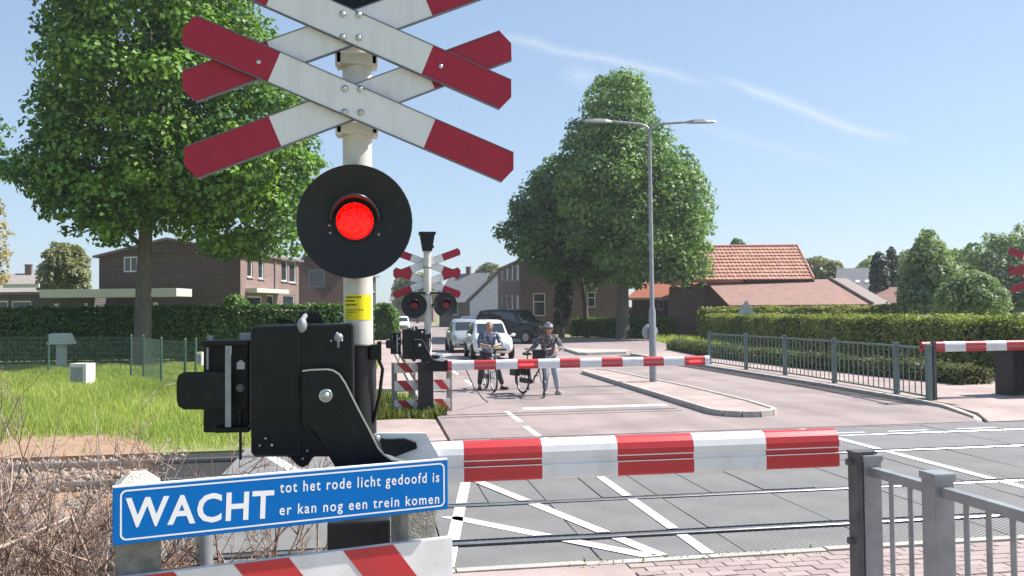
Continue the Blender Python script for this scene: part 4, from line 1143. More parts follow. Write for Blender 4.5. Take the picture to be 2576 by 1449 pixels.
# far red and white fence boards beside the far barrier
fb = empty('striped_fence', V(0.36, 16.98, 0), math.atan2(0.10, 1.12)); tag(fb, 'low fence of red and white striped boards on grey posts behind far barrier', 'fence')
for x in (0.03, 1.12):
    b_ = MB(); b_.box((x, 0, 0.49), (0.10, 0.10, 0.98), bev=0.01); b_.build('post', M_concdark, fb)
b_ = MB(); b_.tube([(0.42, -0.06, 0), (0.42, -0.06, 0.9)], 0.018, 8); b_.build('steel_post', M_galv, fb)
for zc in (0.88, 0.53, 0.15):
    b_ = MB(); b_.box((0.575, -0.065, zc), (1.10, 0.025, 0.20)); bo = b_.build('plank', M_boomwhite, fb)
    for k in range(3):
        u = 0.06 + k * 0.36
        b_ = MB(); b_.prism([(u, zc + 0.099), (u + 0.18, zc + 0.099), (min(u + 0.36, 1.12), zc - 0.099), (u + 0.18, zc - 0.099)], -0.081, -0.0785); b_.build('red_stripe', M_boomred, bo)
b_ = MB(); p0 = V(1.72, 16.33, 0.9); b_.tube([p0, p0 + V(0.25, 0.7, -0.45), p0 + V(0.55, 1.6, -0.78), p0 + V(0.7, 2.0, -0.885)], 0.012, 6)
tag(b_.build('cable', M_col), 'thin dark cable hanging from the far boom to the road', 'cable')

# ------------------------------------------------------------------ bare twigs at the left edge
def twig_shrub(name, label, c, spread, n, hmin, hmax, seed):
    rs = np.random.default_rng(seed); b = MB()
    def grow(p, d, L_, r_, lev):
        pts = [p]; rad = [r_]; q = p.copy(); dd = d.copy(); ns = 4
        for i in range(ns):
            dd = (dd + V(*rs.normal(0, 0.16, 3)) + V(0, 0, 0.05)).normalized(); q = q + dd * L_ / ns; pts.append(q.copy()); rad.append(max(0.0016, r_ * (1 - 0.8 * (i + 1) / ns)))
        b.tube(pts, rad, 5 if lev == 0 else 4, 0 if rs.uniform() < 0.58 else 1, cap=False)
        if lev < 3:
            for k in range(rs.integers(2, 5)):
                i = rs.integers(1, ns); side = V(*rs.normal(0, 1, 3)); side -= dd * side.dot(dd); side.normalize()
                grow(pts[i], (dd * 0.75 + side * 0.7 + V(0, 0, 0.15)).normalized(), L_ * rs.uniform(0.25, 0.5), r_ * 0.55, lev + 1)
    for i in range(n):
        p = V(rs.uniform(-spread, spread), rs.uniform(-spread * 0.6, spread * 0.6), 0)
        d = (V(rs.normal(0, 0.42), rs.normal(0, 0.35), 1.0)).normalized()
        grow(p, d, rs.uniform(hmin, hmax), rs.uniform(0.006, 0.011), 0)
    o = empty(name, c); tag(o, label, 'shrub', 'bare shrubs beside the tracks')
    t = b.build('stems', [M_twig, M_twigpale], o, fixn=False)
    return o


twig_shrub('bare_shrub', 'leafless brown twiggy shrub left of the blue sign', V(-1.65, 4.4, -0.05), 0.5, 40, 0.9, 1.35, 1)
twig_shrub('bare_shrub', 'leafless shrub with tall twigs reaching over the grass', V(-2.1, 4.9, -0.05), 0.55, 46, 0.95, 1.8, 2)
twig_shrub('bare_shrub', 'dense tangle of dead brambles at the track side', V(-1.9, 5.5, -0.05), 0.9, 52, 0.7, 1.2, 3)
twig_shrub('bare_shrub', 'thin twigs rising behind the blue sign above its lettering', V(-0.95, 4.9, -0.05), 0.5, 22, 1.1, 1.5, 4)
twig_shrub('bare_shrub', 'low dry shrub at the rails beyond the bramble tangle', V(-3.0, 5.9, -0.05), 0.9, 50, 0.7, 1.15, 5)
lg = [((-1.95, 4.15, 0.62), (-1.2, 4.05, 0.78), 0.022), ((-1.9, 4.0, 0.5), (-1.25, 4.3, 0.72), 0.016), ((-1.7, 3.9, 0.45), (-1.1, 4.1, 0.55), 0.02), ((-1.95, 4.2, 0.85), (-1.5, 4.6, 0.95), 0.012)]
for i, (a, c_, r_) in enumerate(lg):
    a, c_ = V(*a), V(*c_); b_ = MB(); mid = a.lerp(c_, 0.5) + V(0, 0, -0.03)
    b_.tube([a - V(0.3, 0.05, 0.5), a, mid, c_, c_ + V(0.18, 0.1, -0.55)], [r_ * 1.2, r_, r_ * 0.95, r_ * 0.8, r_ * 0.5], 8)
    tag(b_.build('dead_branch', M_twigpale), 'pale dead branch lying across the twigs beside the concrete post', 'branch', 'pale dead branches in the shrub')

# ------------------------------------------------------------------ street furniture
def gp(x, dep):
    """ground point straight below image column x at a given distance"""
    p = PD(x, 800, dep); return V(p.x, p.y, 0)


lpb = V(7.24, 21.65, 0)
lam = empty('street_lamp', lpb); tag(lam, 'tall grey double armed street lamp standing on the traffic island', 'street lamp')
b_ = MB(); b_.tube([(0, 0, 0), (0, 0, 1.95), (0, 0, 2.05), (0, 0, 6.7)], [0.095, 0.09, 0.06, 0.045], 16); b_.build('post', M_galv, lam)
for s_, tilt in ((-1, 0.16), (1, 0.06)):
    a = RT2 * s_
    b_ = MB(); b_.tube([V(0, 0, 6.66), V(0, 0, 6.82) + a * 0.06, V(0, 0, 6.89) + a * 0.22, V(0, 0, 6.91 + tilt * 0.4) + a * 1.0], [0.04, 0.036, 0.034, 0.03], 10); ao = b_.build('arm', M_galv, lam)
    h0 = V(0, 0, 6.91 + tilt * 0.4) + a * 1.0; h1 = h0 + a * 0.78 + V(0, 0, tilt * 0.25)
    b_ = MB(); sd = a.cross(ZUP)
    P = []
    for t, w2, hh in ((0, .05, .05), (.2, .10, .085), (.6, .115, .075), (.9, .08, .05), (1, .03, .02)):
        c = h0.lerp(h1, t)
        P += [c - sd * w2 - V(0, 0, .03), c + sd * w2 - V(0, 0, .03), c + sd * w2 * .6 + V(0, 0, hh - .03), c - sd * w2 * .6 + V(0, 0, hh - .03)]
    F = [(i * 4 + k, i * 4 + (k + 1) % 4, i * 4 + 4 + (k + 1) % 4, i * 4 + 4 + k) for i in range(4) for k in range(4)] + [(0, 1, 2, 3), (19, 18, 17, 16)]
    b_.add(P, F); b_.build('lantern', M_galv, ao)
b_ = MB(); b_.lathe((0, 0, 0), (0, 1, 0), [(0.001, 0), (0.215, 0), (0.22, 0.01), (0.215, 0.02), (0.001, 0.02)], 32)
so_ = empty('round_sign', lpb + V(-0.03, 0.115, 1.38)); tag(so_, 'grey back of a round traffic sign on the street lamp post', 'sign')
d_ = b_.build('sign_plate', mat('sign_back', (0.34, 0.36, 0.38), (0.28, 0.30, 0.32), rough=0.5, metal=0.3, scale=6), so_)
b_ = MB(); b_.box((0.03, -0.02, 0.07), (0.26, 0.02, 0.03)); b_.box((0.03, -0.02, -0.07), (0.26, 0.02, 0.03)); b_.build('bracket', M_galv, so_)
p = gp(1877, 46); ts = empty('triangle_sign', p); tag(ts, 'grey back of a triangular traffic sign above the right hedge', 'sign')
zc = PD(1877, 778, 46).z
b_ = MB(); b_.tube([(0, 0, 0), (0, 0, zc + 0.35)], 0.035, 10); b_.build('post', M_galv, ts)
M_tri = mat('sign_back_pale', (0.42, 0.46, 0.50), (0.30, 0.33, 0.36), rough=0.5, metal=0.3, scale=9)
MT = Matrix.Rotation(-math.atan2(FW2.x, FW2.y), 4, 'Z'); b_ = MB(); b_.prism([(-0.40, zc - 0.26), (0.40, zc - 0.26), (0.44, zc - 0.20), (0.04, zc + 0.46), (-0.04, zc + 0.46), (-0.44, zc - 0.20)], -0.06, -0.045, 0, MT); b_.build('sign_plate', M_tri, ts)
# mesh fence on the left
M_fpost = mat('fence_green', (0.05, 0.10, 0.075), (0.075, 0.13, 0.10), rough=0.5, scale=8)
M_fwire = mat('fence_wire', (0.13, 0.19, 0.16), rough=0.55, metal=0.3)
fpts = [(-16.5, 33.5), (-10.68, 30.55), (-7.6, 28.72), (-6.98, 27.71), (-5.71, 24.5), (-4.79, 23.04), (-4.5, 22.9)]
mf = empty('mesh_fence', V(*fpts[0], 0)); tag(mf, 'green steel mesh fence panels between the meadow and the hedge', 'fence'); o0 = V(*fpts[0], 0)
for p in fpts:
    b_ = MB(); q = V(*p, 0) - o0; b_.tube([q, q + V(0, 0, 1.33)], 0.032, 10); b_.ball(q + V(0, 0, 1.34), 0.036, n=8, m=5); b_.build('post', M_fpost, mf)
for a, c in zip(fpts[:-1], fpts[1:]):
    A, B = V(*a, 0) - o0, V(*c, 0) - o0; Ls = (B - A).length; w_ = MB()
    for k in range(8): w_.beam(A + V(0, 0, 0.08 + k * 0.17), B + V(0, 0, 0.08 + k * 0.17), 0.007, 0.007)
    for k in range(1, int(Ls / 0.06)):
        q = A.lerp(B, k * 0.06 / Ls); w_.beam(q + V(0.004, 0, 0.06), q + V(0.004, 0, 1.29), 0.0045, 0.0045)
    w_.build('mesh_panel', M_fwire, mf)
# pale utility pillar and little concrete boxes
p = gp(155, 32.2); up_ = empty('utility_pillar', p, R(-20)); tag(up_, 'pale pillar with wide sloping metal hood behind the mesh fence', 'utility pillar')
M_pale = mat('pale_paint', (0.50, 0.52, 0.44), (0.42, 0.44, 0.37), rough=0.6, scale=5)
b_ = MB(); b_.box((0, 0, 0.5), (0.30, 0.22, 1.0), bev=0.01); b_.build('shaft', M_pale, up_)
b_ = MB(); b_.add([(-.46, -.25, .92), (.46, -.25, .92), (.46, .25, .92), (-.46, .25, .92), (-.40, -.08, 1.33), (.36, -.08, 1.33), (.36, .10, 1.33), (-.40, .10, 1.33)], [(0, 1, 5, 4), (1, 2, 6, 5), (2, 3, 7, 6), (3, 0, 4, 7), (4, 5, 6, 7), (3, 2, 1, 0)]); b_.build('hood', M_pale, up_)
for (x, dep, w2, h2, lab) in ((208, 24.4, 0.52, 0.62, 'white concrete marker box standing in the long grass'), (503, 31, 0.24, 0.62, 'small pale marker box beside the mesh fence end')):
    cb = empty('marker_box', gp(x, dep), R(-18)); tag(cb, lab, 'marker box')
    b_ = MB(); b_.box((0, 0, h2 / 2), (w2, w2 * 0.8, h2), bev=0.01); b_.build('body', mat('box_white', (0.72, 0.71, 0.66), (0.6, 0.59, 0.54), rough=0.7, scale=7), cb)
    b_ = MB(); b_.box((-w2 * 0.06, -w2 * 0.4 - 0.004, h2 * 0.48), (w2 * 0.72, 0.01, h2 * 0.72)); b_.build('door', M_galv, cb)

# ------------------------------------------------------------------ hedges
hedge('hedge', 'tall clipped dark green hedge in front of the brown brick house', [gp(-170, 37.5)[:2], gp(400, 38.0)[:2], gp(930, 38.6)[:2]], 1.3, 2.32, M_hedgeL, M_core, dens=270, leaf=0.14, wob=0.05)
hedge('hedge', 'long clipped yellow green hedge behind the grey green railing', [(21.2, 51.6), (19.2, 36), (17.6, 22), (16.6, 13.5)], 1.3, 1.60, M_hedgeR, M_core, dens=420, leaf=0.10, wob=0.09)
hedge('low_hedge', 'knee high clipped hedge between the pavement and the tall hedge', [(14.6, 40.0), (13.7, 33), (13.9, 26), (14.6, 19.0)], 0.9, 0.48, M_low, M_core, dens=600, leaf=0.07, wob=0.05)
hedge('hedge', 'clipped hedge with bright top under the lime trees', [gp(1450, 66)[:2], gp(1690, 60)[:2]], 1.3, 1.35, M_hedgeL, M_core, dens=260, leaf=0.14, tfun=lambda p: np.where(p[:, 2] > 1.2, 0.4, 0.0))  # top leaves tinted lighter: sunlight put into their colour
hedge('hedge', 'coppery brown hedge beyond the lime trees in front of the low tiled building', [gp(1590, 70)[:2], gp(1800, 62)[:2]], 1.4, 2.15, M_copper, M_core, dens=220, leaf=0.16)
hedge('hedge', 'loose light green hedge below the orange tiled barn', [gp(1770, 57)[:2], gp(2060, 52)[:2], gp(2290, 48)[:2]], 1.5, 1.98, M_hedgeR, M_core, dens=230, leaf=0.16, wob=0.16)
hedge('shrub_row', 'green garden bushes at the side of the street beyond the hedge end', [gp(962, 62)[:2], gp(985, 110)[:2]], 1.6, 2.4, M_hedgeL, M_core, dens=90, leaf=0.3, wob=0.25, cat='bushes')

# ------------------------------------------------------------------ trees
tree('garden_bush', 'small bright green bush topping the hedge below the sunlit brick front', 'bush', [(570, 780), (568, 758), (580, 745), (600, 744), (616, 756), (622, 780)], 39.6, gp(595, 39.6)[:2], M_hedgeL, M_bark, ncl=40, per=60, leaf=0.13, crad=(0.18, 0.3), thick=0.4, trunk_r=0.05, tint_shift=0.35)
def base(x, dep):
    g_ = gp(x, dep); return (g_.x, g_.y)


tree('maple_tree', 'large dark green maple tree in front of the brown brick house', 'tree',
     [(150, -260), (110, -60), (105, 40), (90, 120), (98, 200), (82, 280), (66, 330), (90, 352), (55, 400), (0, 392), (-15, 430), (10, 475), (60, 482), (112, 520), (86, 560), (98, 592), (160, 588), (225, 625), (300, 640), (335, 605), (400, 590), (470, 612), (520, 668), (600, 655), (680, 668), (752, 655), (772, 575), (775, 500), (806, 455), (824, 400), (814, 366), (780, 372), (768, 300), (765, 240), (742, 215), (690, 200), (692, 130), (672, 60), (632, 20), (600, -80), (540, -240), (350, -330)],
     34.5, base(358, 34.5), M_maple, M_bark, ncl=680, per=150, leaf=0.22, crad=(0.6, 1.45), tint_shift=0.08, thick=4.6, trunk_r=0.33, limbs=30, surf=0.5)
tree('maple_tree', 'maple tree cut off at the left, leaves reaching in beside the large maple', 'tree',
     [(-420, 60), (-200, 150), (-60, 280), (5, 300), (25, 335), (12, 385), (45, 430), (-5, 470), (-120, 520), (-300, 560), (-480, 520)], 37, base(-260, 37), M_maple, M_bark, ncl=150, per=80, leaf=0.22, crad=(0.5, 1.0), thick=3.5, trunk_r=0.3)
tree('lime_tree', 'tall lime tree with rounded crown behind the street lamp', 'tree',
     [(1562, 182), (1604, 200), (1632, 232), (1642, 290), (1672, 330), (1702, 362), (1747, 410), (1772, 470), (1793, 502), (1786, 560), (1780, 640), (1787, 690), (1776, 732), (1720, 748), (1660, 722), (1600, 738), (1540, 724), (1490, 700), (1440, 640), (1420, 560), (1400, 470), (1405, 420), (1420, 392), (1418, 335), (1465, 292), (1480, 240), (1520, 200)],
     60, base(1566, 60), M_lime, M_bark, ncl=430, per=150, leaf=0.27, crad=(0.7, 1.75), thick=5.0, trunk_r=0.46, limbs=24, surf=0.45)
tree('lime_tree', 'broad lime tree shading the brick house beside the black car', 'tree',
     [(1440, 400), (1400, 395), (1372, 402), (1332, 450), (1285, 512), (1292, 550), (1242, 582), (1262, 612), (1300, 652), (1340, 692), (1400, 722), (1480, 738), (1540, 722), (1530, 600), (1500, 480)],
     65, base(1476, 65), M_lime2, M_bark, ncl=260, per=130, leaf=0.29, crad=(0.7, 1.7), thick=4.5, trunk_r=0.22, limbs=16, surf=0.45)
tree('ivy_trunk', 'ivy covered tree trunk left of the lime trunks', 'tree', [(1388, 690), (1425, 690), (1440, 730), (1432, 790), (1425, 826), (1398, 826), (1396, 780), (1400, 730)], 64, base(1412, 64), M_ivy, M_bark, ncl=60, per=60, leaf=0.22, crad=(0.25, 0.42), thick=0.6, trunk_r=0.22, limbs=4)
tree('garden_tree', 'tall bluish green garden tree behind the right hedge', 'tree', [(2268, 800), (2262, 735), (2272, 685), (2290, 640), (2308, 612), (2322, 582), (2332, 562), (2344, 582), (2364, 610), (2394, 648), (2422, 700), (2440, 800)], 48, base(2345, 48), M_bluegreen, M_bark, ncl=260, per=70, leaf=0.22, crad=(0.45, 0.9), thick=2.6, trunk_r=0.18)
tree('garden_tree', 'grey leaved rounded bush in front of the garden trees', 'bush', [(2345, 800), (2365, 725), (2405, 695), (2450, 680), (2490, 692), (2530, 740), (2550, 800)], 36, base(2445, 36), M_bluegreen, M_bark, ncl=200, per=60, leaf=0.14, crad=(0.3, 0.55), thick=1.6, trunk_r=0.1, tint_shift=0.15)
tree('garden_tree', 'dark leafy tree behind the red tips of the right cross', 'tree', [(2400, 800), (2398, 690), (2430, 622), (2480, 592), (2540, 575), (2620, 545), (2760, 600), (2780, 800)], 62, base(2600, 62), M_bluegreen, M_bark, ncl=300, per=70, leaf=0.28, crad=(0.6, 1.1), thick=4, trunk_r=0.25)
tree('distant_tree', 'pale green tree beyond the conifers', 'tree', [(2250, 770), (2252, 660), (2285, 622), (2330, 625), (2385, 632), (2430, 622), (2480, 640), (2490, 780)], 85, base(2370, 85), M_fargreen, M_bark, ncl=240, per=60, leaf=0.4, crad=(0.7, 1.3), thick=4, trunk_r=0.25)
tree('distant_tree', 'yellow green rounded tree behind the barn ridge end', 'tree', [(2025, 740), (2022, 655), (2060, 645), (2100, 655), (2130, 675), (2150, 700), (2150, 740)], 100, base(2090, 100), M_olive, M_bark, ncl=150, per=60, leaf=0.42, crad=(0.7, 1.2), thick=3, trunk_r=0.25)
tree('distant_tree', 'pale tree between the barn and the dark conifers', 'tree', [(2150, 740), (2152, 680), (2172, 652), (2196, 642), (2215, 680), (2215, 740)], 112, base(2185, 112), M_fargreen, M_bark, ncl=110, per=55, leaf=0.45, crad=(0.7, 1.2), thick=2.5, trunk_r=0.2)
for k, (poly, x, lab) in enumerate((([(2192, 745), (2190, 690), (2196, 655), (2208, 634), (2222, 640), (2234, 680), (2238, 745)], 2213, 'dark columnar conifer beside the slate roof'), ([(2226, 735), (2228, 660), (2234, 632), (2243, 619), (2254, 640), (2260, 690), (2262, 735)], 2243, 'taller dark conifer, right one of the pair'))):
    tree('conifer', lab, 'tree', poly, 72 + 4 * k, base(x, 72 + 4 * k), M_conifer, M_bark, ncl=110, per=60, leaf=0.24, crad=(0.3, 0.6), thick=0.8, trunk_r=0.12, group='pair of dark conifers')
tree('distant_tree', 'small round tree top showing above the barn ridge', 'tree', [(1838, 628), (1836, 612), (1848, 600), (1862, 602), (1872, 614), (1870, 628)], 110, base(1854, 110), M_bluegreen, M_bark, ncl=40, per=50, leaf=0.3, crad=(0.3, 0.5), thick=0.8, trunk_r=0.12, trunk_top=0.9)
tree('distant_tree', 'sunlit tree top above the white gabled house', 'tree', [(1188, 700), (1205, 672), (1230, 660), (1255, 668), (1258, 700)], 150, base(1225, 150), M_olive, M_bark, ncl=90, per=50, leaf=0.5, crad=(0.6, 1.0), thick=2, trunk_r=0.2)
tree('street_tree', 'slender green tree at the end of the street behind the far signal', 'tree', [(1000, 780), (985, 740), (995, 700), (1030, 680), (1070, 690), (1110, 710), (1110, 770)], 170, base(1050, 170), M_olive, M_bark, ncl=130, per=50, leaf=0.6, crad=(0.8, 1.4), thick=3, trunk_r=0.25)
tree('garden_tree', 'pale leaved small tree left of the brown brick house', 'tree', [(98, 735), (95, 680), (108, 640), (140, 606), (190, 618), (222, 640), (226, 735)], 58, base(160, 58), M_olive, M_bark, ncl=170, per=60, leaf=0.22, crad=(0.4, 0.7), thick=1.6, trunk_r=0.15)
tree('garden_tree', 'thin orange tinted tree at the left edge above the grey roof', 'tree', [(-70, 730), (-60, 560), (-20, 480), (5, 510), (18, 560), (36, 610), (20, 660), (24, 725)], 66, base(-25, 66), leafmat('autumn_tint', (0.22, 0.17, 0.05), (0.42, 0.32, 0.12), 0.4), M_bark, ncl=55, per=32, leaf=0.26, crad=(0.5, 0.9), thick=1.8, trunk_r=0.15, limbs=26)


# ------------------------------------------------------------------ buildings
class House:
    def __init__(s, name, label, c0, c1, depth, cat='house'):
        s.c0 = V(c0[0], c0[1], 0); e = V(c1[0] - c0[0], c1[1] - c0[1], 0); s.W = e.length; s.ex = e.normalized(); s.ey = V(-s.ex.y, s.ex.x, 0); s.D = depth
        s.root = empty(name, s.c0, math.atan2(s.ex.y, s.ex.x)); tag(s.root, label, cat)

    def frame(s, face):
        if face == 'front': return V(0, 0, 0), V(1, 0, 0), V(0, 1, 0), s.W
        if face == 'right': return V(s.W, 0, 0), V(0, 1, 0), V(-1, 0, 0), s.D
        if face == 'left': return V(0, s.D, 0), V(0, -1, 0), V(1, 0, 0), s.D
        return V(s.W, s.D, 0), V(-1, 0, 0), V(0, -1, 0), s.W

    def uv(s, face, x, y):
        o, e, n, w = s.frame(face)
        o = s.c0 + s.ex * o.x + s.ey * o.y; e = s.ex * e.x + s.ey * e.y; n = s.ex * n.x + s.ey * n.y
        d = ray(x, y); t = (o - CPOS).dot(n) / d.dot(n); p = CPOS + d * t
        return (p - o).dot(e), p.z

    def px(s, face, rect):
        (u0, z1), (u1, z0_) = s.uv(face, rect[0], rect[1]), s.uv(face, rect[2], rect[3])
        u0, u1 = sorted((u0, u1)); return (u0, u1, min(z0_, z1), max(z0_, z1))

    def wall(s, face, h, m, holes=(), apex=None, mull=(1, 1), mf=None, sill=True, glass=None):
        o, e, n, w = s.frame(face); b = MB()
        holes = [(max(0.05, a), min(w - 0.05, c), max(0.05, d), min(h - 0.02, f)) for a, c, d, f in holes]
        xs = sorted(set([0, w] + [q for r in holes for q in r[:2]])); zs = sorted(set([0, h] + [q for r in holes for q in r[2:]]))
        P = lambda u, z, k=0.0: o + e * u + V(0, 0, z) + n * k
        for i in range(len(xs) - 1):
            for j in range(len(zs) - 1):
                um, zm = (xs[i] + xs[i + 1]) / 2, (zs[j] + zs[j + 1]) / 2
                if any(r[0] < um < r[1] and r[2] < zm < r[3] for r in holes): continue
                b.add([P(xs[i], zs[j]), P(xs[i + 1], zs[j]), P(xs[i + 1], zs[j + 1]), P(xs[i], zs[j + 1])], [(0, 1, 2, 3)])
        if apex: b.add([P(0, h), P(w, h), P(apex[0], apex[1])], [(0, 1, 2)])
        for r in holes:
            q = [(r[0], r[2]), (r[1], r[2]), (r[1], r[3]), (r[0], r[3])]
            for k in range(4):
                a, c = q[k], q[(k + 1) % 4]; b.add([P(*a), P(*c), P(*c, 0.14), P(*a, 0.14)], [(0, 1, 2, 3)])
        wo = b.build('wall', m, s.root, fixn=False)
        for r in holes:
            f = MB(); t = 0.07
            def bar(u0, u1, z0_, z1_):
                f.add([P(u0, z0_, 0.05), P(u1, z0_, 0.05), P(u1, z1_, 0.05), P(u0, z1_, 0.05), P(u0, z0_, 0.12), P(u1, z0_, 0.12), P(u1, z1_, 0.12), P(u0, z1_, 0.12)], [(0, 1, 2, 3), (0, 4, 5, 1), (1, 5, 6, 2), (2, 6, 7, 3), (3, 7, 4, 0)])
            bar(r[0], r[1], r[2], r[2] + t); bar(r[0], r[1], r[3] - t, r[3]); bar(r[0], r[0] + t, r[2] + t, r[3] - t); bar(r[1] - t, r[1], r[2] + t, r[3] - t)
            for k in range(1, mull[0]): u = r[0] + (r[1] - r[0]) * k / mull[0]; bar(u - .03, u + .03, r[2] + t, r[3] - t)
            for k in range(1, mull[1]): z = r[2] + (r[3] - r[2]) * (k / mull[1] + 0.12); bar(r[0] + t, r[1] - t, z - .03, z + .03)
            wi = f.build('window', mf or M_frame, s.root, fixn=False)
            g_ = MB(); g_.add([P(r[0], r[2], .10), P(r[1], r[2], .10), P(r[1], r[3], .10), P(r[0], r[3], .10)], [(0, 1, 2, 3)]); g_.build('pane', glass or M_glass, wi, fixn=False)
            if sill:
                g_ = MB(); c0_, c1_ = P(r[0] - .06, r[2] - .03, -.02), P(r[1] + .06, r[2] - .03, -.02); g_.beam(c0_, c1_, 0.12, 0.05); g_.build('sill', M_conc, wi)
        return wo

    def gable_roof(s, eave, ridge, along, m, over=0.3, th=0.12, chimney=None):
        b = MB(); W, D = s.W, s.D; o = over
        if along == 'x':
            k = (ridge - eave) / (D / 2); zl = eave - k * o
            for y0, y1 in ((-o, D / 2), (D + o, D / 2)):
                P = [V(-o, y0, zl), V(W + o, y0, zl), V(W + o, y1, ridge), V(-o, y1, ridge)]; b.add(P + [p + V(0, 0, th) for p in P], [(0, 1, 2, 3), (7, 6, 5, 4), (0, 4, 5, 1), (1, 5, 6, 2), (2, 6, 7, 3), (3, 7, 4, 0)])
        else:
            k = (ridge - eave) / (W / 2); zl = eave - k * o
            for x0, x1 in ((-o, W / 2), (W + o, W / 2)):
                P = [V(x0, -o, zl), V(x0, D + o, zl), V(x1, D + o, ridge), V(x1, -o, ridge)]; b.add(P + [p + V(0, 0, th) for p in P], [(0, 1, 2, 3), (7, 6, 5, 4), (0, 4, 5, 1), (1, 5, 6, 2), (2, 6, 7, 3), (3, 7, 4, 0)])
        ro = b.build('roof', m, s.root)
        if chimney:
            c = MB(); c.box((chimney[0], chimney[1], ridge + 0.3), (0.6, 0.5, 1.4)); c.box((chimney[0], chimney[1], ridge + 1.02), (0.7, 0.6, 0.08)); c.build('chimney', M_brickplum, ro)
        return ro


# brown brick house on the left
cR = gp(605, 48); fdir = (gp(752, 55.5) - cR); fl = fdir.length; fdir.normalize(); cL = cR - V(fdir.y, -fdir.x, 0) * 8.9
h1 = House('brick_house', 'brown brick house with white windows behind the large maple', cL, cR, fl)
h1.wall('front', 5.4, M_brickdark, [h1.px('front', (310, 620, 345, 684))], apex=(h1.W / 2, 6.3), mull=(2, 1), sill=False)
h1.wall('right', 5.4, M_brickpinksunlit, [h1.px('right', (622, 640, 636, 698)), h1.px('right', (650, 644, 664, 702)), h1.px('right', (708, 652, 724, 708)), h1.px('right', (728, 655, 745, 712)), h1.px('right', (622, 745, 660, 772)), h1.px('right', (672, 742, 690, 772)), h1.px('right', (712, 742, 742, 772))], mull=(1, 1))  # same house brick as the gable, sunlight put into a paler colour
h1.wall('left', 5.4, M_brickdark); h1.wall('back', 5.4, M_brickdark, apex=(h1.W / 2, 6.3))
h1.gable_roof(5.4, 6.3, 'y', M_roofdark, 0.25)
u0, u1, z0_, z1_ = h1.px('right', (618, 724, 700, 740)); b_ = MB(); b_.box((h1.W + 0.35, (u0 + u1) / 2, (z0_ + z1_) / 2), (0.7, u1 - u0, 0.24)); b_.build('porch_roof', M_fascia, h1.root)
u0, u1, z0_, z1_ = h1.px('right', (690, 640, 698, 772)); b_ = MB(); b_.tube([(h1.W + 0.06, u0, 0), (h1.W + 0.06, u0, 5.3)], 0.05, 8); b_.build('drainpipe', M_galv, h1.root)
# flat roofed annex
cA0, cA1 = gp(-160, 47.0), gp(228, 46.5)
h2 = House('flat_roofed_annex', 'single storey grey brick annex with white flat roof edge behind hedge', cA0, cA1, 6.0, 'annex')
h2.wall('front', 3.2, M_brickgrey, [h2.px('front', (-30, 757, 20, 785)), h2.px('front', (28, 757, 78, 785))], sill=False); h2.wall('right', 3.2, M_brickgrey); h2.wall('left', 3.2, M_brickgrey); h2.wall('back', 3.2, M_brickgrey)
b_ = MB(); b_.box((h2.W / 2, 3.0, 3.26), (h2.W + 0.3, 6.3, 0.14)); ro_ = b_.build('roof', M_roofdark, h2.root)
u0, _, z0_, z1_ = h2.px('front', (15, 719, 104, 727)); u1 = h2.px('front', (15, 719, 104, 727))[1]; b_ = MB(); b_.box(((u0 + u1) / 2, -0.2, z1_ - 0.02), (u1 - u0, 0.1, 0.2)); b_.build('roof_edge', M_fascia, ro_)
u0, u1, z0_, z1_ = h2.px('front', (140, 727, 474, 750)); b_ = MB(); b_.box(((u0 + u1) / 2, -0.5, (z0_ + z1_) / 2), (u1 - u0, 1.9, (z1_ - z0_) * 0.72), bev=0.02); b_.build('canopy', M_fascia, h2.root)
for x in (167, 240, 411):
    u = h2.uv('front', x, 760)[0]; b_ = MB(); b_.box((u, -0.9, 1.33), (0.17 if x != 240 else 0.08, 0.17, 2.66)); b_.build('canopy_post', M_fascia, h2.root)
# second brown house
h3 = House('brick_house', 'plain brown gable end with one small square window behind near signal lamp', gp(754, 63), gp(872, 64), 9.0)
h3.wall('front', 5.6, M_brickplum, [h3.px('front', (776, 678, 818, 722))], apex=(h3.W / 2, 8.3), sill=False, mf=M_galv); h3.wall('right', 5.6, M_brickpinksunlit); h3.wall('left', 5.6, M_brickplum); h3.wall('back', 5.6, M_brickplum, apex=(h3.W / 2, 8.3)); h3.gable_roof(5.6, 8.3, 'y', M_roofdark, 0.2)  # right wall's paler brick has its sunlight painted in
h4 = House('distant_house', 'distant house with grey brown roof and chimney at the left edge', gp(-130, 84), gp(105, 86), 8.0)
h4.wall('front', 3.4, M_brickpinksunlit, [h4.px('front', (20, 722, 45, 760))]); h4.wall('right', 3.4, M_brickpinksunlit, apex=(4.0, 6.5)); h4.wall('left', 3.4, M_brickpinksunlit, apex=(4.0, 6.5)); h4.wall('back', 3.4, M_brickpinksunlit); h4.gable_roof(3.4, 6.4, 'x', mat('grey_brown_tiles', (0.33, 0.29, 0.27), (0.25, 0.22, 0.21), rough=0.85, scale=4), 0.3, chimney=(h4.W * 0.72, 4.0))
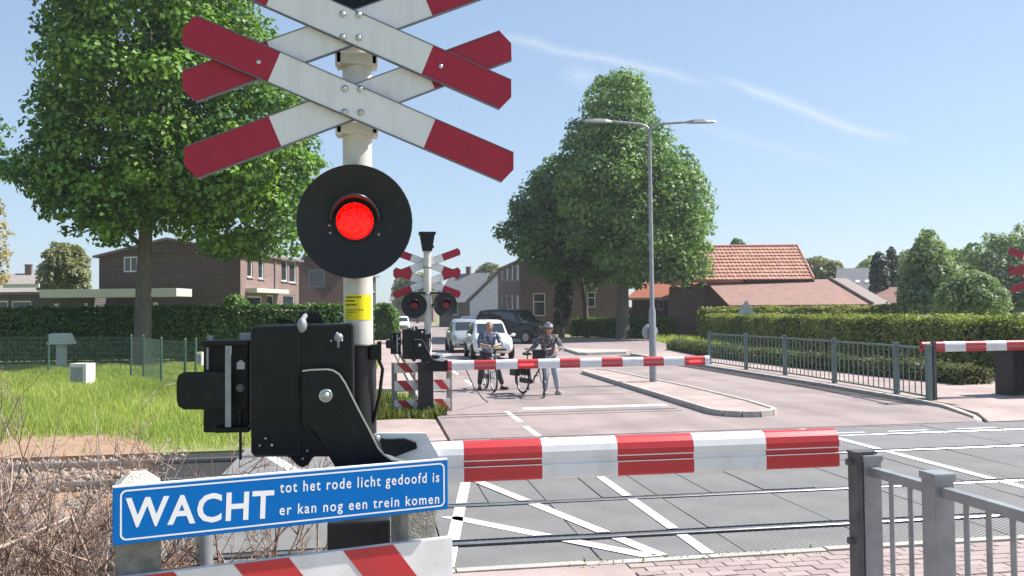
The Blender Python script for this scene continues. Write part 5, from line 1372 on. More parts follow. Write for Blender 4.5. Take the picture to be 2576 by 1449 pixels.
# centre: brick house with two rows of windows
c0 = gp(1310, 75); ldir = (gp(1253, 91) - c0); ll = ldir.length; ldir.normalize(); c1 = c0 + V(ldir.y, -ldir.x, 0) * 9.5
h5 = House('brick_house', 'plum brick house with rows of narrow windows behind the lime trees', c0, c1, ll)
lw = []
for x0, x1 in ((1259, 1265), (1271, 1278), (1283, 1290), (1296, 1304)): lw += [h5.px('left', (x0, 668, x1, 704)), h5.px('left', (x0, 744, x1, 790))]
h5.wall('front', 6.5, M_brickplum, [h5.px('front', (1341, 738, 1372, 794)), h5.px('front', (1478, 735, 1498, 772))], mull=(1, 2)); h5.wall('left', 6.5, M_brickplum, lw); h5.wall('right', 6.5, M_brickplum); h5.wall('back', 6.5, M_brickplum); h5.gable_roof(6.5, 8.6, 'y', M_roofdark, 0.25)
# white gabled house and slate houses further on
h6 = House('white_house', 'white rendered house with one steep sloping roof edge beside the plum brick house', gp(1182, 100), gp(1262, 97), 12.0)
za = h6.uv('front', 1190, 748)[1]; zb2 = h6.uv('front', 1253, 690)[1]; b_ = MB(); W6 = h6.W
b_.prism([(0, 0), (W6, 0), (W6, zb2 + 0.4), (0, za - 0.5)], 0, 12.0); b_.build('wall', M_render, h6.root)
b_ = MB(); b_.beam((-0.4, 5.85, za - 0.72 + 0.2), (W6 + 0.1, 5.85, zb2 + 0.62), 12.3, 0.2); b_.build('roof', M_roofdark, h6.root)
h7 = House('slate_house', 'dark slate roofed house beyond the white house', gp(1105, 118), gp(1192, 116), 9.0)
h7.wall('front', 3.6, M_brickgrey, [h7.px('front', (1140, 770, 1152, 792))]); h7.wall('left', 3.6, M_brickgrey, apex=(4.5, 7.6)); h7.wall('right', 3.6, M_brickgrey, apex=(4.5, 7.6)); h7.wall('back', 3.6, M_brickgrey); h7.gable_roof(3.6, 7.4, 'x', M_roofslate, 0.4, chimney=(2.4, 4.5))
h8 = House('distant_house', 'grey gabled house at the end of the street behind the far signal', gp(985, 190), gp(1090, 190), 10.0)
h8.wall('front', 5.0, M_brickpinksunlit, [(1.5, 2.8, 3.2, 4.4), (5.5, 6.8, 3.2, 4.4)]); h8.wall('right', 5.0, M_brickpinksunlit, apex=(5, 9)); h8.wall('left', 5.0, M_brickpinksunlit, apex=(5, 9)); h8.gable_roof(5.0, 8.8, 'x', M_roofslate, 0.4)
h9 = House('pale_house', 'pale house corner showing right of the near signal pole', gp(905, 78), gp(946, 80), 9.0)
h9.wall('front', 5.4, M_brickgrey, [h9.px('front', (936, 690, 943, 735))]); h9.wall('right', 5.4, M_render); h9.wall('left', 5.4, M_brickgrey); h9.gable_roof(5.4, 7.2, 'x', M_roofslate, 0.25)

# barn with orange clay tiles: each tile of the upper slope is a piece
bn = empty('barn', gp(1900, 58)); tag(bn, 'barn with orange clay tile roof over a lower faded tile roof', 'barn'); bo_ = Vector(bn.location)
E0, E1, R0, R1 = PD(1690, 706, 60), PD(2047, 703, 60), PD(1690, 623, 64.5), PD(2006, 620, 64.5)
b_ = MB(); b_.add([p - bo_ for p in (E0, E1, R1, R0)] + [p - bo_ - V(0, 0, 0.15) for p in (E0, E1, R1, R0)], [(0, 1, 2, 3), (7, 6, 5, 4), (0, 4, 5, 1), (1, 5, 6, 2), (2, 6, 7, 3), (3, 7, 4, 0)]); up_roof = b_.build('upper_roof', M_tile[1], bn)
eu = (E1 - E0).normalized(); es = ((R0 + R1) / 2 - (E0 + E1) / 2); es = (es - eu * es.dot(eu)); SL = es.length; es.normalize(); en = eu.cross(es)
rows_n, cols_n = 10, 30; V0 = E0.lerp(E1, 0.15); TW = (E1 - V0).length / (cols_n - 1); TH = SL / rows_n
tmesh = []
for mi in range(3):
    t = MB(); P = []; n = 5
    for y, zz in ((-0.06, 0.10), (TH, 0.02)):
        for i in range(n):
            f = i / (n - 1); P.append((f * TW * 1.0, y, zz + 0.022 * math.sin(f * math.pi * 2)))
    for i in range(n):
        f = i / (n - 1); P.append((f * TW * 1.0, -0.06, 0.03 + 0.022 * math.sin(f * math.pi * 2)))
    t.add(P, [(i, i + 1, n + i + 1, n + i) for i in range(n - 1)] + [(2 * n + i, 2 * n + i + 1, i + 1, i) for i in range(n - 1)])
    o_ = t.build('tile', M_tile[mi], fixn=False); tmesh.append(o_.data); bpy.data.objects.remove(o_)
RM = Matrix((eu, es, en)).transposed()
for r_i in range(rows_n):
    f = r_i / rows_n; xmax = (E1.lerp(R1, f) - E0).dot(eu)
    for c_i in range(cols_n):
        u = (V0 - E0).dot(eu) + c_i * TW
        if u + TW > xmax + 0.15: continue
        o_ = bpy.data.objects.new('tile', tmesh[rng.choice(3, p=[.55, .2, .25])]); COL.objects.link(o_); o_.parent = up_roof
        o_.location = (E0 - bo_) + eu * u + es * (r_i * TH) + en * (0.01 + rng.uniform(0, 0.012)); o_.rotation_euler = RM.to_euler()
b_ = MB(); b_.tube([R0 - bo_ + V(0, 0, .05), R1 - bo_ + V(0, 0, .05)], 0.13, 8); b_.tube([R1 - bo_ + V(0, 0, .05), E1 - bo_ + V(0, 0, .08)], 0.10, 8); b_.build('ridge_tiles', M_tile[1], bn)
b_ = MB(); b_.beam(E0.lerp(E1, 0.5) - bo_ + V(0, -.05, -0.10), E1 - bo_ + V(0, -.05, -0.10), 0.14, 0.14); b_.build('gutter', M_black2, bn)
# lower roof
q = [PD(1835, 768, 56.5), PD(2195, 765, 55.5), PD(2088, 702, 60.3), PD(1780, 712, 60.3)]
b_ = MB(); b_.add([p - bo_ for p in q] + [p - bo_ - V(0, 0, 0.14) for p in q], [(0, 1, 2, 3), (7, 6, 5, 4), (0, 4, 5, 1), (1, 5, 6, 2), (2, 6, 7, 3), (3, 7, 4, 0)]); b_.build('lower_roof', M_tilelow, bn)
q2 = [PD(2195, 765, 55.5), PD(2250, 768, 62), PD(2130, 700, 64), PD(2088, 700, 60.3)]
b_ = MB(); b_.add([p - bo_ for p in q2] + [p - bo_ - V(0, 0, 0.14) for p in q2], [(0, 1, 2, 3), (7, 6, 5, 4), (0, 4, 5, 1), (1, 5, 6, 2), (2, 6, 7, 3), (3, 7, 4, 0)]); b_.build('hip_roof', M_roofdark, bn)
b_ = MB(); b_.tube([q[1] - bo_ + V(0, 0, .06), q[2] - bo_ + V(0, 0, .06)], 0.11, 8); b_.build('hip_tiles', M_roofdark, bn)
# walls: long wall under the lower eave, gable wall on the left
b_ = MB(); a, c = q[0] - bo_, q[1] - bo_; a = V(a.x, a.y + .3, 0); c = V(c.x - .4, c.y + .3, 0); b_.beam(a + V(0, 0, 1.0), c + V(0, 0, 1.0), 0.3, 2.0); b_.build('long_wall', M_brickplum, bn)
gw = [PD(1780, 712, 60.3), PD(1838, 760, 56.9)]; b_ = MB(); A, B = gw[0] - bo_, gw[1] - bo_
b_.add([(A.x, A.y, 0), (B.x, B.y, 0), (B.x, B.y, B.z - 0.12), (A.x, A.y, A.z - 0.12), (A.x + .3, A.y, 0), (B.x + .3, B.y, 0), (B.x + .3, B.y, B.z - 0.14), (A.x + .3, A.y, A.z - 0.14)], [(0, 1, 2, 3), (7, 6, 5, 4), (0, 4, 5, 1), (1, 5, 6, 2), (2, 6, 7, 3), (3, 7, 4, 0)]); b_.build('gable_wall', M_brickplum, bn)
b_ = MB(); a = E0 - bo_; c = E1 - bo_; b_.beam(V(a.x, a.y + .5, 1.8), V(c.x - .4, c.y + .5, 1.8), 0.3, 3.6); b_.build('inner_wall', M_brickplum, bn)
# low tiled building left of the barn
lb = House('low_building', 'low brick outbuilding with orange tiles and white gutter behind the lime trunk', gp(1590, 66), gp(1785, 61.5), 6.0, 'outbuilding')
zt = lb.uv('front', 1690, 748)[1]
lb.wall('front', zt, M_brickplum, [lb.px('front', (1655, 755, 1668, 780)), lb.px('front', (1700, 755, 1718, 780)), lb.px('front', (1735, 755, 1748, 780)), lb.px('front', (1764, 755, 1776, 780))], sill=False)
lb.wall('right', zt, M_brickplum); lb.wall('left', zt, M_brickplum); lb.wall('back', zt, M_brickplum)
lb.gable_roof(zt + 0.05, zt + 1.6, 'x', mat('orange_tiles', (0.46, 0.16, 0.09), (0.36, 0.13, 0.08), rough=0.8, scale=5, stretch=(0.6, 4, 4)), 0.3)
b_ = MB(); b_.beam((-.3, -.36, zt - 0.10), (lb.W + .3, -.36, zt - 0.10), 0.12, 0.12); b_.build('gutter', M_fascia, lb.root)
b_ = MB(); u = lb.uv('front', 1684, 760)[0]; b_.tube([(u, -.06, 0), (u, -.06, zt - .1)], 0.05, 8); b_.build('drainpipe', M_fascia, lb.root)
# slate roofs to the right of the barn
h10 = House('slate_house', 'slate roofed house with two skylights beside the dark conifers', gp(2105, 86), gp(2225, 84), 8.0)
zt = h10.uv('front', 2150, 745)[1]; zr = h10.uv('front', 2150, 688)[1]
h10.wall('front', zt, M_brickpinksunlit); h10.wall('right', zt, M_brickpinksunlit, apex=(4, zr)); h10.wall('left', zt, M_brickpinksunlit, apex=(4, zr)); ro_ = h10.gable_roof(zt, zr + 0.6, 'x', M_roofslate, 0.3)
for fu in (0.42, 0.62):
    b_ = MB(); k = (zr + .6 - zt) / 4.0; y_ = 1.9; c_ = V(h10.W * fu, y_, zt + k * y_ + 0.16); RMx = Matrix.Rotation(math.atan(k), 3, 'X'); b_.box(c_, (0.4, 0.45, 0.06), rot=RMx); b_.build('skylight', M_frame, ro_)
h11 = House('tiled_shed', 'small shed with faded reddish roof in front of the conifers', gp(2178, 70), gp(2270, 68), 5.0, 'shed')
zt = h11.uv('front', 2230, 762)[1]; h11.wall('front', zt, M_brickplum); h11.wall('right', zt, M_brickplum); h11.wall('left', zt, M_brickplum); h11.gable_roof(zt, zt + 1.2, 'x', M_tilelow, 0.25)


# ------------------------------------------------------------------ vehicles
def car(name, label, loc, rz, st, paint, wb, wr=0.31, ww=0.19, win=None, plate=None, dark_low=True, group=None, plate_m=None, glass=None):
    """st: stations (x, zbottom, zbelt, ztop, halfwidth, roof halfwidth), nose last; origin at ground centre"""
    rt = empty(name, loc, rz); tag(rt, label, 'car', group)
    b = MB(); P = []; n = len(st); k = 0
    for (x, zb, zl, zt, w, wt) in st:
        half = [(w * .82, zb), (w * .97, zb + .10), (w, zb + (zl - zb) * .45), (w * .985, zb + (zl - zb) * .8), (w * .94, zl), (wt + (w * .94 - wt) * .12, zt - (zt - zl) * .14), (wt * .90, zt - .012), (wt * .45, zt)]
        row = half + [(-a, z) for a, z in half[::-1]]; k = len(row); P += [(x, a, z) for a, z in row]
    F = [(i * k + j, i * k + (j + 1) % k, (i + 1) * k + (j + 1) % k, (i + 1) * k + j) for i in range(n - 1) for j in range(k)]
    F += [tuple(range(k)), tuple(range((n - 1) * k, n * k))[::-1]]
    b.add(P, F, 0, True)
    body = b.build('body', paint, rt)
    body.modifiers.new('edge', 'EDGE_SPLIT').split_angle = R(38)
    g_ = lambda i, t, sd, f=1.0: V(st[i][0], sd * ((st[i][4] * .94) * (1 - t) + (st[i][5] + (st[i][4] * .94 - st[i][5]) * .12) * t + .006), st[i][2] * (1 - t) + (st[i][3] - (st[i][3] - st[i][2]) * .14) * t)
    i0, i1, i2, i3 = win     # tail glass base, roof rear, roof front, windscreen base
    def patch(nm, pts):
        m_ = MB(); m_.add(pts, [tuple(range(len(pts)))]); o = m_.build(nm, glass or M_glassd, rt, fixn=False)
        so2 = o.modifiers.new('solid', 'SOLIDIFY'); so2.thickness = 0.006; so2.offset = 0; return o
    for sd in (-1, 1):
        pm_ = (i1 + i2) // 2
        A = [g_(i1, .10, sd), g_(pm_, .10, sd), g_(pm_, .98, sd), g_(i1, .98, sd)]
        A2 = [g_(i0, .14, sd).lerp(g_(i1, .12, sd), .45)] + A[:1] + A[3:]
        for nm, q in (('side_window', A),): 
            ce = sum(q, V(0, 0, 0)) / 4; patch(nm, [ce + (p - ce) * .95 for p in q])
        B_ = [g_(pm_, .10, sd), g_(i2, .10, sd).lerp(g_(i3, .10, sd), .62), g_(i2, .96, sd), g_(pm_, .98, sd)]
        ce = sum(B_, V(0, 0, 0)) / 4; patch('side_window', [ce + (p - ce) * .94 for p in B_])
    def cross(i, j, t0, t1, nm):
        A, B = st[i], st[j]
        q = []
        for t, sd in ((t0, -1), (t0, 1), (t1, 1), (t1, -1)):
            x = A[0] + (B[0] - A[0]) * t; zt = A[3] + (B[3] - A[3]) * t; w_ = A[5] + (B[5] - A[5]) * t
            q.append(V(x, sd * w_ * .90, zt + 0.004))
        nrm = (q[1] - q[0]).cross(q[3] - q[0]).normalized()
        if nrm.z < 0: nrm = -nrm
        patch(nm, [p + nrm * 0.008 for p in q])
    cross(i3, i3 - 1, .05, .98, 'windscreen'); cross(i0, i1, .12, .92, 'rear_window')
    L0, L1 = st[0][0], st[-1][0]; w = max(s[4] for s in st)
    for x in wb:
        for sd in (-1, 1):
            a = MB(); a.lathe((x, sd * (w - .02), wr), (0, sd, 0), [(0.001, -.02), (wr + .055, -.02), (wr + .055, .022), (0.001, .022)], 24); a.build('wheel_arch', M_black2, rt)
            t = MB(); t.lathe((x, sd * (w - .13), wr), (0, sd, 0), [(wr * .62, 0), (wr * .93, 0), (wr, .03), (wr, ww - .03), (wr * .93, ww), (wr * .62, ww)], 24); to = t.build('wheel', mat_tyre, rt)
            m_ = MB(); m_.lathe((x, sd * (w - .13), wr), (0, sd, 0), [(wr * .63, ww - .04), (wr * .63, ww - .005), (wr * .55, ww - .005), (wr * .2, ww - .03), (.001, ww - .03)], 16); m_.build('rim', M_galv, to)
    zh = st[-2][3] if False else 0
    nose = st[-1]; nw = nose[4]; zb = nose[1]; zt = nose[3]
    for sd in (-1, 1):
        h = MB(); h.ball((L1 - .10, sd * nw * .80, zb + (zt - zb) * .80), 0.10, sc=(1.1, 1.1, .75)); h.build('headlight', M_headl, rt)
        m_ = MB(); sx = st[i3][0] - .12; sz_ = st[i3][2] + .06; m_.ball((sx, sd * (w + .10), sz_), .09, sc=(.7, 1.1, .8)); m_.beam((sx, sd * (w - .06), sz_ - .03), (sx, sd * (w + .06), sz_ - .02), .05, .04); m_.build('mirror', paint, rt)
        m_ = MB(); m_.box((L0 - .0, sd * st[0][4] * .85, st[0][1] + (st[0][3] - st[0][1]) * .6), (.05, .14, .26), bev=.01); m_.build('tail_light', M_boomred, rt)
    m_ = MB(); m_.box((L1 + .005, 0, zb + (zt - zb) * .66), (.03, nw * .95, (zt - zb) * .20), bev=.01); m_.build('grille', M_black2, rt)
    m_ = MB(); m_.box((L1 + .005, 0, zb + (zt - zb) * .14), (.03, nw * 1.5, (zt - zb) * .22), bev=.01); m_.build('air_intake', M_black2, rt)
    m_ = MB(); m_.box((L1 + .03, 0, zb + (zt - zb) * .40), (.012, .50, .11)); po = m_.build('number_plate', plate_m or M_yellow, rt)
    m_ = MB()
    for kx in (-.16, -.09, 0.0, .07, .16): m_.box((L1 + .038, kx, zb + (zt - zb) * .40), (.004, .035, .06))
    m_.build('plate_print', M_dash, po)
    return rt


mat_tyre = mat('tyre', (0.018, 0.018, 0.018), (0.03, 0.03, 0.03), rough=0.85, scale=20)
M_headl = mat('headlight', (0.45, 0.48, 0.5), rough=0.1, spec=0.8, coat=0.6)
M_pwhite = mat('car_white', (0.72, 0.73, 0.73), rough=0.25, coat=0.6)
M_psilver = mat('car_silver', (0.42, 0.43, 0.44), rough=0.28, metal=0.5, coat=0.6)
M_pblack = mat('car_black', (0.006, 0.008, 0.011), rough=0.3, coat=0.3)
M_pgrey = mat('car_grey', (0.06, 0.065, 0.07), rough=0.25, coat=0.7)
hatch = [(-1.95, .42, .88, .95, .74, .60), (-1.86, .30, .93, 1.02, .82, .62), (-1.70, .24, .96, 1.30, .845, .60), (-1.35, .22, .97, 1.56, .85, .58), (-.5, .22, .97, 1.635, .85, .60), (.25, .22, .95, 1.60, .85, .60), (.55, .22, .94, 1.47, .85, .60), (1.10, .22, .93, 1.06, .85, .66), (1.55, .24, .88, .97, .83, .66), (1.82, .28, .80, .86, .77, .58), (1.93, .36, .66, .70, .66, .45)]
car('parked_car', 'white hatchback with yellow plate waiting behind the man with the bicycle', V(4.88, 36.75, 0), R(-90), hatch, M_pwhite, (-1.22, 1.22), win=(2, 3, 5, 7))
car('parked_car', 'silver hatchback queueing behind the white hatchback', V(4.55, 43.0, 0), R(-90), hatch, M_psilver, (-1.22, 1.22), win=(2, 3, 5, 7))
suv = [(-2.35, .50, 1.05, 1.15, .88, .74), (-2.28, .38, 1.10, 1.55, .93, .74), (-2.05, .32, 1.12, 1.88, .95, .76), (-1.2, .30, 1.12, 1.95, .95, .76), (-.2, .30, 1.12, 1.95, .95, .76), (.40, .30, 1.10, 1.89, .95, .76), (.55, .30, 1.10, 1.80, .95, .76), (1.15, .30, 1.10, 1.20, .95, .82), (1.80, .32, 1.08, 1.14, .93, .80), (2.15, .36, 1.02, 1.06, .89, .74), (2.28, .44, .92, .96, .80, .60)]
hd = (RT2 * 0.80 - FW2 * 0.60); sp = gp(1297, 54.0)
car('parked_car', 'black off road car turning behind the white hatchback', sp, math.atan2(hd.y, hd.x), [tuple(v * 1.1 for v in s_) for s_ in suv], M_pblack, (-1.6, 1.6), wr=.40, ww=.26, win=(1, 2, 5, 7), plate_m=M_white)
car('parked_car', 'dark grey car further down the street before the white house', gp(1180, 72), R(-92), hatch, M_pgrey, (-1.22, 1.22), win=(2, 3, 5, 7))
car('parked_car', 'dark car parked at the wall of the white house', gp(1198, 82), R(-80), hatch, M_pblack, (-1.22, 1.22), win=(2, 3, 5, 7))
for i, (x, d_, lab) in enumerate(((985, 108, 'white car parked at the left kerb beyond the hedge end'), (1012, 92, 'white car parked nearer, just left of the far signal'), (1125, 132, 'dark red car far down the street'))):
    car('parked_car', lab, gp(x, d_), R(-92) if i < 2 else R(88), hatch, M_pwhite if i < 2 else mat('car_red', (0.2, 0.01, 0.015), rough=.3, coat=.5), (-1.22, 1.22), win=(2, 3, 5, 7))

# ------------------------------------------------------------------ bicycles and people
def bicycle(name, label, rear, front, steer, m_frame, bag_front=False, rack_bag=True):
    d = V(front[0] - rear[0], front[1] - rear[1], 0); rz = math.atan2(d.y, d.x); rt = empty(name, V(rear[0], rear[1], 0), rz); tag(rt, label, 'bicycle')
    wbx, r = 1.08, 0.345
    def wheel(c, ang):
        ax = V(-math.sin(ang), math.cos(ang), 0); t = MB(); n = 32
        t.lathe(c, ax, [(r - .04, -.019), (r - .008, -.019), (r, -.008), (r, .008), (r - .008, .019), (r - .04, .019), (r - .04, -.019)], n); o = t.build('wheel', mat_tyre, rt)
        m_ = MB(); m_.lathe(c, ax, [(r - .055, -.011), (r - .04, -.013), (r - .04, .013), (r - .055, .011), (r - .055, -.011)], n); m_.build('rim', M_galv, o)
        s_ = MB(); x = ax.cross(ZUP).normalized()
        for k in range(18):
            a = 2 * math.pi * k / 18; s_.tube([V(*c) + ax * (.02 if k % 2 else -.02), V(*c) + (x * math.cos(a) + ZUP * math.sin(a)) * (r - .05)], .0018, 4, cap=False)
        s_.lathe(c, ax, [(.001, -.045), (.022, -.045), (.022, .045), (.001, .045)], 10); s_.build('spokes', M_galv, o)
        return ax
    wheel((0, 0, r), 0); head = V(wbx - .20, 0, .86); hub = V(wbx, 0, r); wheel((wbx, 0, r), steer)
    f = MB(); bbk = V(.46, 0, .29); seat = V(.26, 0, .86)
    f.tube([bbk, seat], .017, 10); f.tube([seat + (bbk - seat) * .12, head - V(-.02, 0, .05)], .015, 10); f.tube([bbk, head - V(-.05, 0, .16)], .019, 10); f.tube([bbk, V(0, .05, r)], .010, 8); f.tube([bbk, V(0, -.05, r)], .010, 8); f.tube([seat, V(0, .05, r)], .009, 8); f.tube([seat, V(0, -.05, r)], .009, 8)
    f.tube([head + V(-.02, 0, .03), head + V(.05, 0, -.18)], .02, 10); f.build('frame', m_frame, rt)
    f = MB(); sx = V(-math.sin(steer), math.cos(steer), 0)
    crown_ = head + V(.06, 0, -.20)
    for s_ in (-1, 1): f.tube([crown_ + sx * .02 * s_, crown_ + sx * .055 * s_ + V(.02, 0, -.06), hub + sx * .055 * s_], .010, 8)
    f.tube([head, head + V(-.03, 0, .19)], .013, 8); f.build('fork', m_frame, rt)
    h = MB(); c = head + V(-.03, 0, .20); fw = V(math.cos(steer), math.sin(steer), 0)
    h.tube([c - sx * .31 - fw * .16 + V(0, 0, .03), c - sx * .26 + V(0, 0, .04), c - sx * .1 + fw * .04, c + sx * .1 + fw * .04, c + sx * .26 + V(0, 0, .04), c + sx * .31 - fw * .16 + V(0, 0, .03)], .012, 8); h.build('handlebar', M_galv, rt)
    for s_ in (-1, 1):
        g_ = MB(); g_.tube([c + sx * .29 * s_ - fw * .06 + V(0, 0, .035), c + sx * .315 * s_ - fw * .19 + V(0, 0, .03)], .018, 8); g_.build('grip', M_black2, rt)
    s_ = MB(); s_.ball(seat + V(-.05, 0, .10), .13, sc=(1.0, .8, .32)); s_.ball(seat + V(.10, 0, .10), .08, sc=(1.3, .5, .35)); s_.tube([seat, seat + V(-.01, 0, .08)], .014, 8); s_.build('saddle', M_black2, rt)
    s_ = MB(); n = 10
    for cx_, a0, a1 in ((0, 20, 200), (wbx, -5, 150)):
        pts = [V(cx_ + math.cos(R(a0 + (a1 - a0) * k / n)) * (r + .03), 0, r + math.sin(R(a0 + (a1 - a0) * k / n)) * (r + .03)) for k in range(n + 1)]
        if cx_ == 0:
            for p, q in zip(pts[:-1], pts[1:]): s_.beam(p, q, .05, .004, up=V(0, 0.01, 1))
    s_.build('mudguard', M_black2, rt)
    s_ = MB(); s_.box((.22, -.05, .33), (.56, .03, .12), bev=.012); s_.build('chain_guard', M_black2, rt)
    s_ = MB(); s_.tube([bbk + V(0, -.07, 0), bbk + V(.02, -.08, -.16)], .009, 6); s_.box(bbk + V(.02, -.13, -.16), (.09, .09, .02)); s_.tube([bbk + V(0, .07, 0), bbk + V(-.02, .08, .16)], .009, 6); s_.box(bbk + V(-.02, .13, .16), (.09, .09, .02)); s_.tube([bbk - V(0, .08, 0), bbk + V(0, .08, 0)], .012, 6); s_.build('pedals', M_galv, rt)
    s_ = MB(); s_.beam((-.32, .05, .74), (.2, .05, .74), .012, .012); s_.beam((-.32, -.05, .74), (.2, -.05, .74), .012, .012); s_.beam((-.3, -.06, .74), (-.3, .06, .74), .012, .012); s_.tube([(0, .06, r), (-.1, .06, .74)], .006, 6); s_.tube([(0, -.06, r), (-.1, -.06, .74)], .006, 6); s_.build('rack', M_black2, rt)
    if rack_bag:
        s_ = MB(); s_.box((-.14, .14, .58), (.34, .12, .30), bev=.02); s_.box((-.14, -.14, .58), (.34, .12, .30), bev=.02); s_.build('pannier', M_black2, rt)
    if bag_front:
        s_ = MB(); p = c + fw * .20 + V(0, 0, -.10); s_.box(p, (.22, .30, .26), bev=.03, rot=Matrix.Rotation(steer, 3, 'Z')); s_.build('front_bag', M_black2, rt)
    l_ = MB(); l_.ball(head + V(.07, 0, .02), .04, sc=(.8, 1, 1)); l_.build('lamp', M_galv, rt)
    return rt, c


def skin(name, joints, edges, m, parent, sub=2, root=None):
    """one continuous surface grown round a skeleton of joints with a radius each"""
    me = bpy.data.meshes.new(name); bm = bmesh.new(); lay = bm.verts.layers.skin.verify(); vs_ = {}
    for k, (p, r) in joints.items():
        v = bm.verts.new(p); v[lay].radius = r if isinstance(r, tuple) else (r, r); v[lay].use_root = (k == (root or next(iter(joints)))); vs_[k] = v
    for a, b in edges: bm.edges.new((vs_[a], vs_[b]))
    bm.to_mesh(me); bm.free()
    o = bpy.data.objects.new(name, me); COL.objects.link(o)
    o.modifiers.new('skin', 'SKIN').use_smooth_shade = True; sb = o.modifiers.new('sub', 'SUBSURF'); sb.levels = sub; sb.render_levels = sub
    dg = bpy.context.evaluated_depsgraph_get(); dg.update()
    nm = bpy.data.meshes.new_from_object(o.evaluated_get(dg)); nm.name = name
    bpy.data.objects.remove(o); nm.materials.clear(); nm.materials.append(m)
    for p in nm.polygons: p.use_smooth = True
    o = bpy.data.objects.new(name, nm); COL.objects.link(o); o.parent = parent
    return o


